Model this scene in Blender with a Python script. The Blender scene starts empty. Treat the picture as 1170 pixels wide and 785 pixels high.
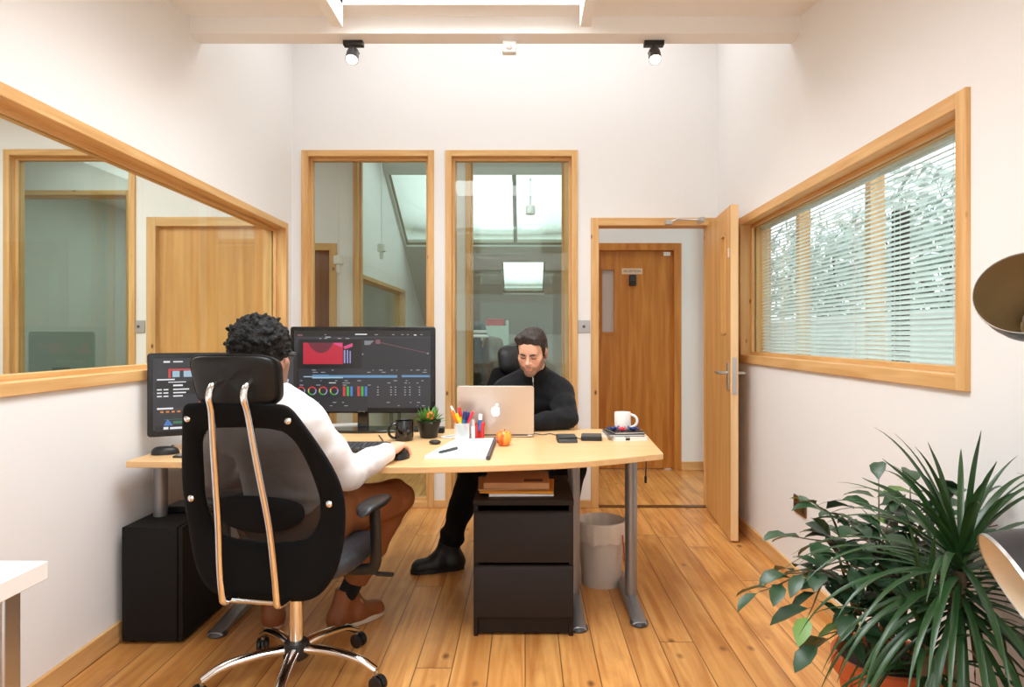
import bpy, math, random
import numpy as np
from mathutils import Vector, Matrix, noise
C = bpy.context.scene
COL = C.collection
rnd = random.Random(11)

# ------------------------------------------------------------------ camera, world, lights, exposure
F_PX, VX, VY, CAMZ = 760.0, 600.0, 384.0, 1.227
cam_d = bpy.data.cameras.new('camera')
cam_d.sensor_fit = 'HORIZONTAL'; cam_d.sensor_width = 36.0
cam_d.lens = 36.0 * F_PX / 1170.0
cam_d.shift_x = -(VX - 585.0) / 1170.0
cam_d.shift_y = (VY - 392.5) / 1170.0
cam_d.clip_start = 0.05
cam = bpy.data.objects.new('camera', cam_d); COL.objects.link(cam)
cam.location = (0, 0, CAMZ); cam.rotation_euler = (math.pi / 2, 0, 0)
C.camera = cam

C.view_settings.view_transform = 'Standard'
C.view_settings.look = 'None'
C.view_settings.gamma = 1.0
C.view_settings.use_curve_mapping = False
C.view_settings.exposure = 0.0
C.cycles.max_bounces = 10
C.cycles.diffuse_bounces = 6
C.cycles.transparent_max_bounces = 24
C.cycles.sample_clamp_indirect = 6.0

world = bpy.data.worlds.new('sky'); C.world = world; world.use_nodes = True
wn = world.node_tree.nodes; wn['Background'].inputs[0].default_value = (0.93, 0.97, 1.0, 1); wn['Background'].inputs[1].default_value = 2.0

def area(name, loc, size, power, target, color=(1, 1, 1)):
    l = bpy.data.lights.new(name, 'AREA'); l.shape = 'RECTANGLE'; l.size, l.size_y = size
    l.energy = power; l.color = color
    o = bpy.data.objects.new(name, l); COL.objects.link(o); o.location = loc
    d = Vector(target) - Vector(loc)
    o.rotation_euler = d.to_track_quat('-Z', 'Y').to_euler()
    return o
DAY = (0.935, 0.975, 1.0)
area('skylight_daylight', (-0.30, 2.20, 2.98), (1.08, 1.75), 62, (-0.30, 2.2, 0), DAY)
area('rear_overhead_fill', (-0.10, -0.2, 2.62), (1.6, 1.2), 36, (-0.1, 0.0, 0), DAY)  # overhead fill at an added opening out of view
area('rear_fill', (0.0, -1.40, 1.45), (2.6, 1.7), 9, (0, 3, 1.3), DAY)  # frontal fill, placed at an added window behind the camera
area('high_bay_fill', (-0.1, 4.1, 3.58), (2.4, 0.8), 17, (-0.1, 4.1, 0), DAY)  # fill panel added under the closed bay ceiling
area('side_room_fill', (-3.2, 2.9, 2.84), (1.8, 1.8), 75, (-3.2, 2.9, 0), DAY)  # added to brighten the side room, its ceiling is closed
area('corridor_fill', (0.2, 5.5, 2.88), (2.2, 0.6), 9, (0.2, 5.5, 0), DAY)  # this and the next: fill panels added under the closed corridor ceiling
area('corridor_fill', (-3.2, 5.5, 2.88), (2.0, 0.6), 12, (-3.2, 5.5, 0), DAY)
area('far_side_room_fill', (-3.6, 8.0, 2.85), (1.6, 1.6), 26, (-3.6, 8.0, 0), DAY)  # added fill, this room has no opening overhead
area('far_room_daylight', (-0.4, 7.1, 3.3), (1.8, 0.8), 22, (-0.4, 7.2, 0), DAY)

def at(px, py, Y):
    """a point at depth Y seen at this place of the 1170x785 frame"""
    return Vector(((px - VX) * Y / F_PX, Y, CAMZ - (py - VY) * Y / F_PX))
def onz(px, py, z):
    Y = (CAMZ - z) * F_PX / (py - VY)
    return Vector(((px - VX) * Y / F_PX, Y, z))

# ------------------------------------------------------------------ materials
def lin(c):
    c = c / 255.0
    return c / 12.92 if c <= 0.04045 else ((c + 0.055) / 1.055) ** 2.4
def rgb(r, g, b): return (lin(r), lin(g), lin(b), 1.0)
def new_mat(name):
    m = bpy.data.materials.new(name); m.use_nodes = True
    return m, m.node_tree.nodes, m.node_tree.links, m.node_tree.nodes['Principled BSDF']
def mat(name, col, rough=0.5, metal=0.0, bump=0.0, bscale=200.0, var=0.0, emit=0.0, spec=0.5, coat=0.0, sheen=0.0, sss=0.0, stretch=None):
    m, n, l, b = new_mat(name)
    b.inputs['Base Color'].default_value = col; b.inputs['Roughness'].default_value = rough
    b.inputs['Metallic'].default_value = metal; b.inputs['Specular IOR Level'].default_value = spec
    if coat: b.inputs['Coat Weight'].default_value = coat; b.inputs['Coat Roughness'].default_value = 0.1
    if sheen: b.inputs['Sheen Weight'].default_value = sheen
    if sss:
        b.inputs['Subsurface Weight'].default_value = sss; b.inputs['Subsurface Radius'].default_value = (0.01, 0.004, 0.002)
    if emit:
        b.inputs['Emission Color'].default_value = col; b.inputs['Emission Strength'].default_value = emit
    tc = n.new('ShaderNodeTexCoord'); nz = n.new('ShaderNodeTexNoise')
    nz.inputs['Scale'].default_value = bscale; nz.inputs['Detail'].default_value = 3
    if stretch:
        mp = n.new('ShaderNodeMapping'); mp.inputs['Scale'].default_value = stretch
        l.new(tc.outputs['Object'], mp.inputs['Vector']); l.new(mp.outputs['Vector'], nz.inputs['Vector'])
    else: l.new(tc.outputs['Object'], nz.inputs['Vector'])
    if bump:
        bp = n.new('ShaderNodeBump'); bp.inputs['Strength'].default_value = bump; bp.inputs['Distance'].default_value = 0.004
        l.new(nz.outputs['Fac'], bp.inputs['Height']); l.new(bp.outputs['Normal'], b.inputs['Normal'])
    if var:
        mx = n.new('ShaderNodeMix'); mx.data_type = 'RGBA'
        mx.inputs['A'].default_value = tuple(max(0, c * (1 - var)) for c in col[:3]) + (1,)
        mx.inputs['B'].default_value = tuple(min(1, c * (1 + var)) for c in col[:3]) + (1,)
        l.new(nz.outputs['Fac'], mx.inputs['Factor']); l.new(mx.outputs['Result'], b.inputs['Base Color'])
    return m
def wood(name, light, dark, axis, rough=0.42, cross=26.0, along=1.6, knots=0.0, seed=0.0, spec=0.4):
    m, n, l, b = new_mat(name)
    b.inputs['Roughness'].default_value = rough; b.inputs['Specular IOR Level'].default_value = spec
    tc = n.new('ShaderNodeTexCoord'); mp = n.new('ShaderNodeMapping')
    s = [cross] * 3; s['xyz'.index(axis)] = along
    mp.inputs['Scale'].default_value = s; mp.inputs['Location'].default_value = (seed, seed * 1.7, seed * 0.6)
    l.new(tc.outputs['Object'], mp.inputs['Vector'])
    nz = n.new('ShaderNodeTexNoise'); nz.inputs['Scale'].default_value = 1.0; nz.inputs['Detail'].default_value = 6; nz.inputs['Distortion'].default_value = 0.5
    l.new(mp.outputs['Vector'], nz.inputs['Vector'])
    rp = n.new('ShaderNodeValToRGB'); rp.color_ramp.elements[0].position = 0.33; rp.color_ramp.elements[1].position = 0.68
    rp.color_ramp.elements[0].color = dark; rp.color_ramp.elements[1].color = light
    l.new(nz.outputs['Fac'], rp.inputs['Fac'])
    out = rp.outputs['Color']
    if knots:
        vo = n.new('ShaderNodeTexVoronoi'); vo.inputs['Scale'].default_value = knots
        mp2 = n.new('ShaderNodeMapping'); s2 = [1.0] * 3; s2['xyz'.index(axis)] = 0.55
        mp2.inputs['Scale'].default_value = s2; mp2.inputs['Location'].default_value = (seed, seed, seed)
        l.new(tc.outputs['Object'], mp2.inputs['Vector']); l.new(mp2.outputs['Vector'], vo.inputs['Vector'])
        kr = n.new('ShaderNodeValToRGB'); kr.color_ramp.elements[0].position = 0.035; kr.color_ramp.elements[1].position = 0.085
        kr.color_ramp.elements[0].color = (1, 1, 1, 1); kr.color_ramp.elements[1].color = (0, 0, 0, 1)
        l.new(vo.outputs['Distance'], kr.inputs['Fac'])
        mx = n.new('ShaderNodeMix'); mx.data_type = 'RGBA'
        l.new(kr.outputs['Color'], mx.inputs['Factor']); l.new(out, mx.inputs['A']); mx.inputs['B'].default_value = rgb(112, 66, 30)
        out = mx.outputs['Result']
    l.new(out, b.inputs['Base Color'])
    return m
def glass(name, tint, fres=0.9):
    m, n, l, b = new_mat(name); n.remove(b)
    tr = n.new('ShaderNodeBsdfTransparent'); tr.inputs['Color'].default_value = tint
    gl = n.new('ShaderNodeBsdfGlossy'); gl.inputs['Roughness'].default_value = 0.01; gl.inputs['Color'].default_value = (0.95, 1.0, 0.98, 1)
    lw = n.new('ShaderNodeFresnel'); lw.inputs['IOR'].default_value = 1.5
    ge = n.new('ShaderNodeNewGeometry'); fr = n.new('ShaderNodeMath'); fr.operation = 'SUBTRACT'; fr.inputs[0].default_value = fres
    l.new(ge.outputs['Backfacing'], fr.inputs[1]); fr.use_clamp = True          # reflect once per pane, not at its inner side
    mu = n.new('ShaderNodeMath'); mu.operation = 'MULTIPLY'; l.new(fr.outputs[0], mu.inputs[1])
    mx = n.new('ShaderNodeMixShader'); l.new(lw.outputs[0], mu.inputs[0]); l.new(mu.outputs[0], mx.inputs[0])
    l.new(tr.outputs[0], mx.inputs[1]); l.new(gl.outputs[0], mx.inputs[2]); l.new(mx.outputs[0], n['Material Output'].inputs[0])
    return m
def sheer(name, col, opacity, rough=0.9):
    m, n, l, b = new_mat(name)
    b.inputs['Base Color'].default_value = col; b.inputs['Roughness'].default_value = rough; b.inputs['Alpha'].default_value = opacity
    return m

PINE_L, PINE_D = rgb(229, 186, 128), rgb(208, 158, 98)
M = {}
for ax in 'xyz': M['pine_' + ax] = wood('pine_' + ax, PINE_L, PINE_D, ax, 0.45, 30, 2.0, knots=7.0, seed=ord(ax) * 0.37)
PINE = [M['pine_x'], M['pine_y'], M['pine_z']]
M['oak'] = wood('oak_veneer', rgb(226, 174, 108), rgb(206, 150, 84), 'z', 0.4, 22, 1.2, seed=3)
M['oak_dark'] = wood('oak_corridor', rgb(206, 138, 64), rgb(178, 108, 40), 'z', 0.4, 20, 1.6, seed=5)
M['brown_door'] = wood('brown_door', rgb(150, 92, 44), rgb(120, 70, 30), 'z', 0.45, 20, 1.2, seed=9)
M['desk'] = wood('desk_laminate', rgb(231, 192, 142), rgb(220, 177, 125), 'x', 0.36, 40, 1.6, seed=2)
M['wall'] = mat('white_wall', (0.855, 0.85, 0.85, 1), 0.9, bump=0.06, bscale=90)
M['ceiling'] = mat('white_ceiling', (0.86, 0.845, 0.83, 1), 0.9)
M['white_paint'] = mat('white_paint', (0.86, 0.85, 0.84, 1), 0.6)
M['glass'] = glass('window_glass', (0.895, 0.95, 0.92, 1))
M['glass_clear'] = glass('clear_glass', (0.97, 0.985, 0.975, 1))
M['glass_blind'] = glass('blind_window_glass', (0.955, 0.985, 0.985, 1))
M['black'] = mat('black_plastic', rgb(22, 22, 23), 0.4)
M['black_gloss'] = mat('black_gloss', rgb(12, 12, 13), 0.12, coat=0.5)
M['black_fabric'] = mat('black_fabric', rgb(11, 11, 12), 0.9, bump=0.25, bscale=500, spec=0.2)
M['chair_leather'] = mat('chair_leather', rgb(15, 15, 16), 0.42, spec=.35, bump=0.12, bscale=180)
M['grey_leather'] = mat('grey_leather', rgb(52, 54, 60), 0.4, bump=0.12, bscale=180)
M['chrome'] = mat('chrome', (0.82, 0.82, 0.83, 1), 0.1, 1.0)
M['steel'] = mat('brushed_steel', (0.56, 0.56, 0.56, 1), 0.32, 1.0)
M['silver_paint'] = mat('silver_paint', rgb(150, 150, 152), 0.38, 0.7)
M['satin'] = mat('satin_metal', rgb(178, 176, 177), 0.45, 0.3)
M['brass'] = mat('dark_brass', rgb(120, 92, 58), 0.35, 0.8)
M['dark_cab'] = mat('black_brown_veneer', rgb(34, 25, 21), 0.6, spec=0.25, var=0.12, bscale=3, stretch=(1, 1, 20))
M['black_box'] = mat('matt_black_box', rgb(17, 17, 17), 0.6, spec=0.25, bump=0.05, bscale=300)
M['white'] = mat('white_plastic', rgb(236, 235, 233), 0.4)
M['paper'] = mat('paper', rgb(242, 241, 240), 0.85)
M['kraft'] = mat('kraft_paper', rgb(196, 150, 106), 0.85, var=0.08, bscale=20)
M['orange_paper'] = mat('amber_paper', rgb(222, 150, 50), 0.85)
M['grey_laminate'] = mat('grey_panel', rgb(168, 156, 146), 0.6)
M['terracotta'] = mat('terracotta', rgb(200, 100, 52), 0.7, var=0.12, bscale=14)
M['soil'] = mat('soil', rgb(46, 32, 24), 0.95, bump=0.8, bscale=80, var=0.4)
M['bin'] = mat('bin_plastic', rgb(205, 192, 180), 0.5)
M['bag'] = mat('bin_bag', rgb(214, 198, 182), 0.4, bump=0.5, bscale=40)
M['red'] = mat('red_plastic', rgb(206, 36, 32), 0.35)
M['blue'] = mat('blue_plastic', rgb(36, 110, 180), 0.35)
M['navy'] = mat('navy_plastic', rgb(28, 46, 110), 0.4)
M['yellow'] = mat('yellow_plastic', rgb(244, 190, 30), 0.35)
M['orange'] = mat('orange_plastic', rgb(242, 120, 40), 0.4)
M['teal'] = mat('teal_plastic', rgb(90, 190, 190), 0.4)
M['pink'] = mat('pink_red_plastic', rgb(222, 50, 70), 0.4)
M['monitor'] = mat('monitor_black', rgb(14, 14, 15), 0.25)
M['laptop'] = mat('laptop_aluminium', rgb(206, 196, 188), 0.36, 0.75)
M['gunmetal'] = mat('gunmetal', rgb(84, 86, 90), 0.4, 0.6)
M['lamp_dark'] = mat('lamp_gunmetal', rgb(58, 56, 58), 0.42, 0.4)
M['lamp_cream'] = mat('lamp_inner_cream', rgb(226, 212, 186), 0.6)
M['lamp_olive'] = mat('lamp_inner_bronze', rgb(146, 122, 84), 0.45, 0.5)
M['ficus'] = mat('broad_leaf_green', rgb(46, 74, 48), 0.36, var=0.35, bscale=9)
M['leaf_young'] = mat('young_leaf_green', rgb(104, 140, 66), 0.42, var=0.2, bscale=9)
M['strap'] = mat('strap_leaf_green', rgb(38, 70, 34), 0.33, var=0.35, bscale=7)
M['stem'] = mat('plant_stem', rgb(92, 78, 56), 0.8)
M['succulent'] = mat('small_plant_green', rgb(92, 140, 58), 0.5, var=0.3, bscale=30)
M['pale_blind'] = mat('blind_slat', rgb(240, 246, 244), 0.5)
_m = M['pale_blind']; _n = _m.node_tree.nodes; _t = _n.new('ShaderNodeBsdfTranslucent'); _t.inputs[0].default_value = (.92, .97, .95, 1); _x = _n.new('ShaderNodeMixShader'); _x.inputs[0].default_value = .5
_m.node_tree.links.new(_n['Principled BSDF'].outputs[0], _x.inputs[1]); _m.node_tree.links.new(_t.outputs[0], _x.inputs[2]); _m.node_tree.links.new(_x.outputs[0], _n['Material Output'].inputs[0])
M['tree'] = mat('tree_leaf', rgb(182, 192, 184), 0.7, var=0.25, bscale=6)

def floor_material():
    m, n, l, b = new_mat('pine_floorboards')
    b.inputs['Roughness'].default_value = 0.34; b.inputs['Specular IOR Level'].default_value = 0.42
    tc = n.new('ShaderNodeTexCoord'); sp = n.new('ShaderNodeSeparateXYZ'); l.new(tc.outputs['Object'], sp.inputs[0])
    def math_(op, a, v=None, c=None):
        q = n.new('ShaderNodeMath'); q.operation = op
        for i, z in enumerate((a, v, c)):
            if z is None: continue
            if isinstance(z, (int, float)): q.inputs[i].default_value = z
            else: l.new(z, q.inputs[i])
        return q.outputs[0]
    u = math_('DIVIDE', sp.outputs[0], 0.135)
    idx = math_('FLOOR', u); fr = math_('FRACT', u)
    wnz = n.new('ShaderNodeTexWhiteNoise'); wnz.noise_dimensions = '1D'; l.new(idx, wnz.inputs['W'])
    # end joints: each row its own offset
    v = math_('DIVIDE', math_('ADD', sp.outputs[1], math_('MULTIPLY', wnz.outputs['Value'], 7.3)), 2.7)
    fy = math_('FRACT', v); iy = math_('FLOOR', v)
    cmb = n.new('ShaderNodeCombineXYZ'); l.new(idx, cmb.inputs[0]); l.new(iy, cmb.inputs[1])
    wn2 = n.new('ShaderNodeTexWhiteNoise'); wn2.noise_dimensions = '3D'; l.new(cmb.outputs[0], wn2.inputs['Vector'])
    off = n.new('ShaderNodeCombineXYZ'); l.new(math_('MULTIPLY', wn2.outputs['Value'], 40.0), off.inputs[2]); l.new(math_('MULTIPLY', wn2.outputs['Value'], 13.0), off.inputs[1])
    add = n.new('ShaderNodeVectorMath'); add.operation = 'ADD'; l.new(tc.outputs['Object'], add.inputs[0]); l.new(off.outputs[0], add.inputs[1])
    mp = n.new('ShaderNodeMapping'); mp.inputs['Scale'].default_value = (26, 1.5, 1); l.new(add.outputs[0], mp.inputs['Vector'])
    nz = n.new('ShaderNodeTexNoise'); nz.inputs['Scale'].default_value = 1.0; nz.inputs['Detail'].default_value = 7; nz.inputs['Distortion'].default_value = 0.9
    l.new(mp.outputs[0], nz.inputs['Vector'])
    rp = n.new('ShaderNodeValToRGB'); e = rp.color_ramp.elements
    e[0].position = 0.3; e[0].color = rgb(186, 120, 58); e[1].position = 0.7; e[1].color = rgb(226, 168, 98)
    l.new(nz.outputs['Fac'], rp.inputs['Fac'])
    # board to board tone
    hs = n.new('ShaderNodeHueSaturation'); l.new(rp.outputs['Color'], hs.inputs['Color'])
    l.new(math_('ADD', math_('MULTIPLY', wn2.outputs['Value'], 0.26), 0.86), hs.inputs['Value'])
    # worn blotches
    n2 = n.new('ShaderNodeTexNoise'); n2.inputs['Scale'].default_value = 5.0; n2.inputs['Detail'].default_value = 4
    mpb = n.new('ShaderNodeMapping'); mpb.inputs['Scale'].default_value = (1.6, 0.7, 1); l.new(add.outputs[0], mpb.inputs['Vector']); l.new(mpb.outputs[0], n2.inputs['Vector'])
    r2 = n.new('ShaderNodeValToRGB'); r2.color_ramp.elements[0].position = 0.52; r2.color_ramp.elements[1].position = 0.72
    l.new(n2.outputs['Fac'], r2.inputs['Fac'])
    m1 = n.new('ShaderNodeMix'); m1.data_type = 'RGBA'; l.new(math_('MULTIPLY', r2.outputs['Color'], 0.45), m1.inputs['Factor']); l.new(hs.outputs[0], m1.inputs['A']); m1.inputs['B'].default_value = rgb(150, 88, 40)
    # knots
    vo = n.new('ShaderNodeTexVoronoi'); vo.inputs['Scale'].default_value = 6.5
    mp2 = n.new('ShaderNodeMapping'); mp2.inputs['Scale'].default_value = (1.0, 0.6, 1); l.new(add.outputs[0], mp2.inputs['Vector']); l.new(mp2.outputs[0], vo.inputs['Vector'])
    kr = n.new('ShaderNodeValToRGB'); kr.color_ramp.elements[0].position = 0.03; kr.color_ramp.elements[1].position = 0.12
    kr.color_ramp.elements[0].color = (1, 1, 1, 1); kr.color_ramp.elements[1].color = (0, 0, 0, 1); l.new(vo.outputs['Distance'], kr.inputs['Fac'])
    m2 = n.new('ShaderNodeMix'); m2.data_type = 'RGBA'; l.new(math_('MULTIPLY', kr.outputs['Color'], 0.8), m2.inputs['Factor']); l.new(m1.outputs['Result'], m2.inputs['A']); m2.inputs['B'].default_value = rgb(96, 52, 22)
    # seams
    ed = math_('MINIMUM', fr, math_('SUBTRACT', 1.0, fr))
    s1 = math_('LESS_THAN', ed, 0.016)
    ed2 = math_('MINIMUM', fy, math_('SUBTRACT', 1.0, fy)); s2 = math_('LESS_THAN', ed2, 0.0009)
    seam = math_('MAXIMUM', s1, s2)
    m3 = n.new('ShaderNodeMix'); m3.data_type = 'RGBA'; l.new(math_('MULTIPLY', seam, 0.75), m3.inputs['Factor']); l.new(m2.outputs['Result'], m3.inputs['A']); m3.inputs['B'].default_value = rgb(84, 48, 24)
    l.new(m3.outputs['Result'], b.inputs['Base Color'])
    bp = n.new('ShaderNodeBump'); bp.inputs['Strength'].default_value = 0.25; bp.inputs['Distance'].default_value = 0.003; bp.invert = True
    l.new(math_('ADD', seam, math_('MULTIPLY', nz.outputs['Fac'], 0.25)), bp.inputs['Height']); l.new(bp.outputs[0], b.inputs['Normal'])
    return m
M['floor'] = floor_material()

# ------------------------------------------------------------------ mesh building
ORIG = {}
def mesh_from(name, V, Fc, mats, midx=None, smooth=None):
    me = bpy.data.meshes.new(name); me.from_pydata([tuple(v) for v in V], [], Fc)
    for m_ in (mats if isinstance(mats, (list, tuple)) else [mats]): me.materials.append(m_)
    if midx is not None: me.polygons.foreach_set('material_index', midx)
    if smooth is not None: me.polygons.foreach_set('use_smooth', smooth)
    me.update()
    return me
def link(name, me, parent=None):
    o = bpy.data.objects.new(name, me); COL.objects.link(o)
    if parent is not None: o.parent = parent
    ORIG[o.name] = ORIG.get(parent.name, Vector()) if parent is not None else Vector()
    return o
class MB:
    def __init__(self): self.v = []; self.f = []; self.m = []; self.s = []; self.xf = None
    def add(self, vs, fs, m=0, smooth=False):
        b = len(self.v)
        self.v += [Vector(self.xf(v)) if self.xf else Vector(v) for v in vs]
        for f in fs: self.f.append([i + b for i in f]); self.m.append(m); self.s.append(smooth)
        return self
    def box(self, x0, x1, y0, y1, z0, z1, m=0):
        vs = [(x, y, z) for x in (x0, x1) for y in (y0, y1) for z in (z0, z1)]
        return self.add(vs, [(0, 1, 3, 2), (4, 6, 7, 5), (0, 4, 5, 1), (2, 3, 7, 6), (0, 2, 6, 4), (1, 5, 7, 3)], m)
    def obox(self, c, size, R=None, m=0):
        R = R or Matrix.Identity(3); c = Vector(c); h = [q / 2 for q in size]
        vs = [c + R @ Vector((sx * h[0], sy * h[1], sz * h[2])) for sx in (-1, 1) for sy in (-1, 1) for sz in (-1, 1)]
        return self.add(vs, [(0, 1, 3, 2), (4, 6, 7, 5), (0, 4, 5, 1), (2, 3, 7, 6), (0, 2, 6, 4), (1, 5, 7, 3)], m)
    def tube(self, pts, r, n=12, m=0, caps=True, flat=1.0, up=None):
        pts = [Vector(p) for p in pts]; k = len(pts); rs = r if isinstance(r, (list, tuple)) else [r] * k
        T = [(pts[min(i + 1, k - 1)] - pts[max(i - 1, 0)]).normalized() for i in range(k)]
        a = Vector(up) if up else (Vector((0, 0, 1)) if abs(T[0].z) < 0.9 else Vector((1, 0, 0)))
        vs = []; fs = []
        for i in range(k):
            a = (a - T[i] * a.dot(T[i])).normalized(); b_ = T[i].cross(a)
            for j in range(n):
                th = 2 * math.pi * j / n
                vs.append(pts[i] + (a * (math.cos(th) * flat) + b_ * math.sin(th)) * rs[i])
        for i in range(k - 1):
            for j in range(n):
                j2 = (j + 1) % n
                fs.append((i * n + j, i * n + j2, (i + 1) * n + j2, (i + 1) * n + j))
        self.add(vs, fs, m, True)
        if caps:
            self.add(vs[:n], [tuple(range(n - 1, -1, -1))], m); self.add(vs[-n:], [tuple(range(n))], m)
        return self
    def lathe(self, prof, c=(0, 0, 0), n=32, m=0, R=None, smooth=True):
        c = Vector(c); vs = []; fs = []
        for r, z in prof:
            for j in range(n):
                th = 2 * math.pi * j / n; p = Vector((r * math.cos(th), r * math.sin(th), z))
                vs.append(c + (R @ p if R else p))
        for i in range(len(prof) - 1):
            for j in range(n):
                j2 = (j + 1) % n; fs.append((i * n + j, i * n + j2, (i + 1) * n + j2, (i + 1) * n + j))
        return self.add(vs, fs, m, smooth)
    def ell(self, c, r, n=16, k=10, m=0, R=None):
        prof = [(max(1e-5, math.sin(math.pi * i / k)), -math.cos(math.pi * i / k)) for i in range(k + 1)]
        c = Vector(c); r = (r, r, r) if isinstance(r, (int, float)) else r
        S = Matrix.Diagonal(Vector(r)); S = (R @ S) if R else S
        return self.lathe(prof, c, n, m, S)
    def prism(self, poly, z0, z1, m=0, xf=None):
        n = len(poly); g = xf or (lambda p: p)
        vs = [g((x, y, z0)) for x, y in poly] + [g((x, y, z1)) for x, y in poly]
        fs = [tuple(range(n - 1, -1, -1)), tuple(range(n, 2 * n))] + [(i, (i + 1) % n, n + (i + 1) % n, n + i) for i in range(n)]
        return self.add(vs, fs, m)
    def surf(self, fn, nu, nv, m=0, closed=False):
        vs = [fn(i / (nu - 1), j / (nv if closed else nv - 1)) for i in range(nu) for j in range(nv)]; fs = []
        for i in range(nu - 1):
            for j in range(nv if closed else nv - 1):
                j2 = (j + 1) % nv; fs.append((i * nv + j, i * nv + j2, (i + 1) * nv + j2, (i + 1) * nv + j))
        return self.add(vs, fs, m, True)
    def build(self, name, mats, parent=None, bevel=0.0, seg=2, subsurf=0, solid=0.0, angle=40):
        base = ORIG.get(parent.name, Vector()) if parent is not None else Vector()
        me = mesh_from(name, [v - base for v in self.v], self.f, mats, self.m, self.s)
        try: me.set_sharp_from_angle(angle=math.radians(angle))
        except Exception: pass
        o = link(name, me, parent)
        if solid:
            md = o.modifiers.new('solid', 'SOLIDIFY'); md.thickness = solid; md.offset = 0
        if bevel:
            md = o.modifiers.new('bevel', 'BEVEL'); md.width = bevel; md.segments = seg; md.limit_method = 'ANGLE'; md.angle_limit = math.radians(35); md.use_clamp_overlap = True
        if subsurf:
            md = o.modifiers.new('sub', 'SUBSURF'); md.levels = subsurf; md.render_levels = subsurf
        return o
def tag(o, label=None, cat=None, group=None, kind=None):
    if label: o['label'] = label
    if cat: o['category'] = cat
    if group: o['group'] = group
    if kind: o['kind'] = kind
    return o
def thing(name, label, cat, loc=(0, 0, 0), group=None):
    o = bpy.data.objects.new(name, None); COL.objects.link(o); o.location = loc; o.empty_display_size = 0.05
    ORIG[o.name] = Vector(loc)
    return tag(o, label, cat, group)
def struct(o, label=None, cat=None): return tag(o, label, cat, kind='structure')
def dup(root, loc=None, rotz=None, label=None):
    def cp(o, par):
        c = o.copy(); COL.objects.link(c); c.parent = par
        for ch in o.children: cp(ch, c)
        return c
    c = root.copy(); COL.objects.link(c)
    for ch in root.children: cp(ch, c)
    if loc is not None: c.location = loc
    if rotz is not None: c.rotation_euler = (0, 0, rotz)
    if label: c['label'] = label
    return c
def rounded_rect(w, h, r, n=5, cx=0, cy=0):
    out = []
    for (sx, sy, a0) in ((1, 1, 0), (-1, 1, 90), (-1, -1, 180), (1, -1, 270)):
        for i in range(n + 1):
            a = math.radians(a0 + 90 * i / n)
            out.append((cx + sx * (w / 2 - r) + r * math.cos(a), cy + sy * (h / 2 - r) + r * math.sin(a)))
    return out
def bez(pts, n=12):
    """smooth Catmull-Rom path through points"""
    P = [Vector(p) for p in pts]; P = [P[0] * 2 - P[1]] + P + [P[-1] * 2 - P[-2]]; out = []
    for i in range(1, len(P) - 2):
        for k in range(n):
            t = k / n; a, b, c, d = P[i - 1], P[i], P[i + 1], P[i + 2]
            out.append(0.5 * ((2 * b) + (c - a) * t + (2 * a - 5 * b + 4 * c - d) * t * t + (3 * b - a - 3 * c + d) * t ** 3))
    out.append(P[-2]); return out

# ------------------------------------------------------------------ smooth solids for bodies, hair and clothes
def surface_nets(Fd, lo, h):
    s = Fd < 0
    cnt = np.zeros(tuple(d - 1 for d in Fd.shape), np.uint8)
    offs = [(i, j, k) for i in (0, 1) for j in (0, 1) for k in (0, 1)]
    sh = Fd.shape
    sl = lambda o: tuple(slice(o[a], sh[a] - 1 + o[a]) for a in range(3))
    for o in offs: cnt += s[sl(o)]
    act = (cnt > 0) & (cnt < 8)
    idx = np.argwhere(act); vid = np.full(act.shape, -1, np.int64); vid[act] = np.arange(len(idx))
    val = {o: Fd[idx[:, 0] + o[0], idx[:, 1] + o[1], idx[:, 2] + o[2]] for o in offs}
    acc = np.zeros((len(idx), 3)); num = np.zeros(len(idx))
    for a in offs:
        for ax in range(3):
            if a[ax] == 1: continue
            b = list(a); b[ax] = 1; b = tuple(b)
            va, vb = val[a], val[b]; m_ = (va < 0) != (vb < 0)
            t = np.where(m_, va / np.where(m_, va - vb, 1), 0)
            p = np.tile(np.array(a, float), (len(idx), 1)); p[:, ax] += t
            acc[m_] += p[m_]; num += m_
    V = (idx + acc / num[:, None]) * h + np.array(lo)
    quads = []
    for ax in range(3):
        e0 = [slice(1, None)] * 3; e0[ax] = slice(0, -1)
        e1 = [slice(1, None)] * 3; e1[ax] = slice(1, None)
        A, B = s[tuple(e0)], s[tuple(e1)]
        # stay off the far border so that every neighbouring cell exists
        cut = [slice(0, -1)] * 3; cut[ax] = slice(None)
        A, B = A[tuple(cut)], B[tuple(cut)]
        ij = np.argwhere(A != B)
        if not len(ij): continue
        ins = A[ij[:, 0], ij[:, 1], ij[:, 2]]
        base = ij.copy()
        for q in range(3):
            if q != ax: base[:, q] += 1
        u, v = (ax + 1) % 3, (ax + 2) % 3
        def cell(du, dv):
            c = base.copy(); c[:, u] += du; c[:, v] += dv
            return vid[c[:, 0], c[:, 1], c[:, 2]]
        q = np.stack([cell(-1, -1), cell(0, -1), cell(0, 0), cell(-1, 0)], 1)
        q[~ins] = q[~ins][:, ::-1]
        quads.append(q)
    return V, np.concatenate(quads)
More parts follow.
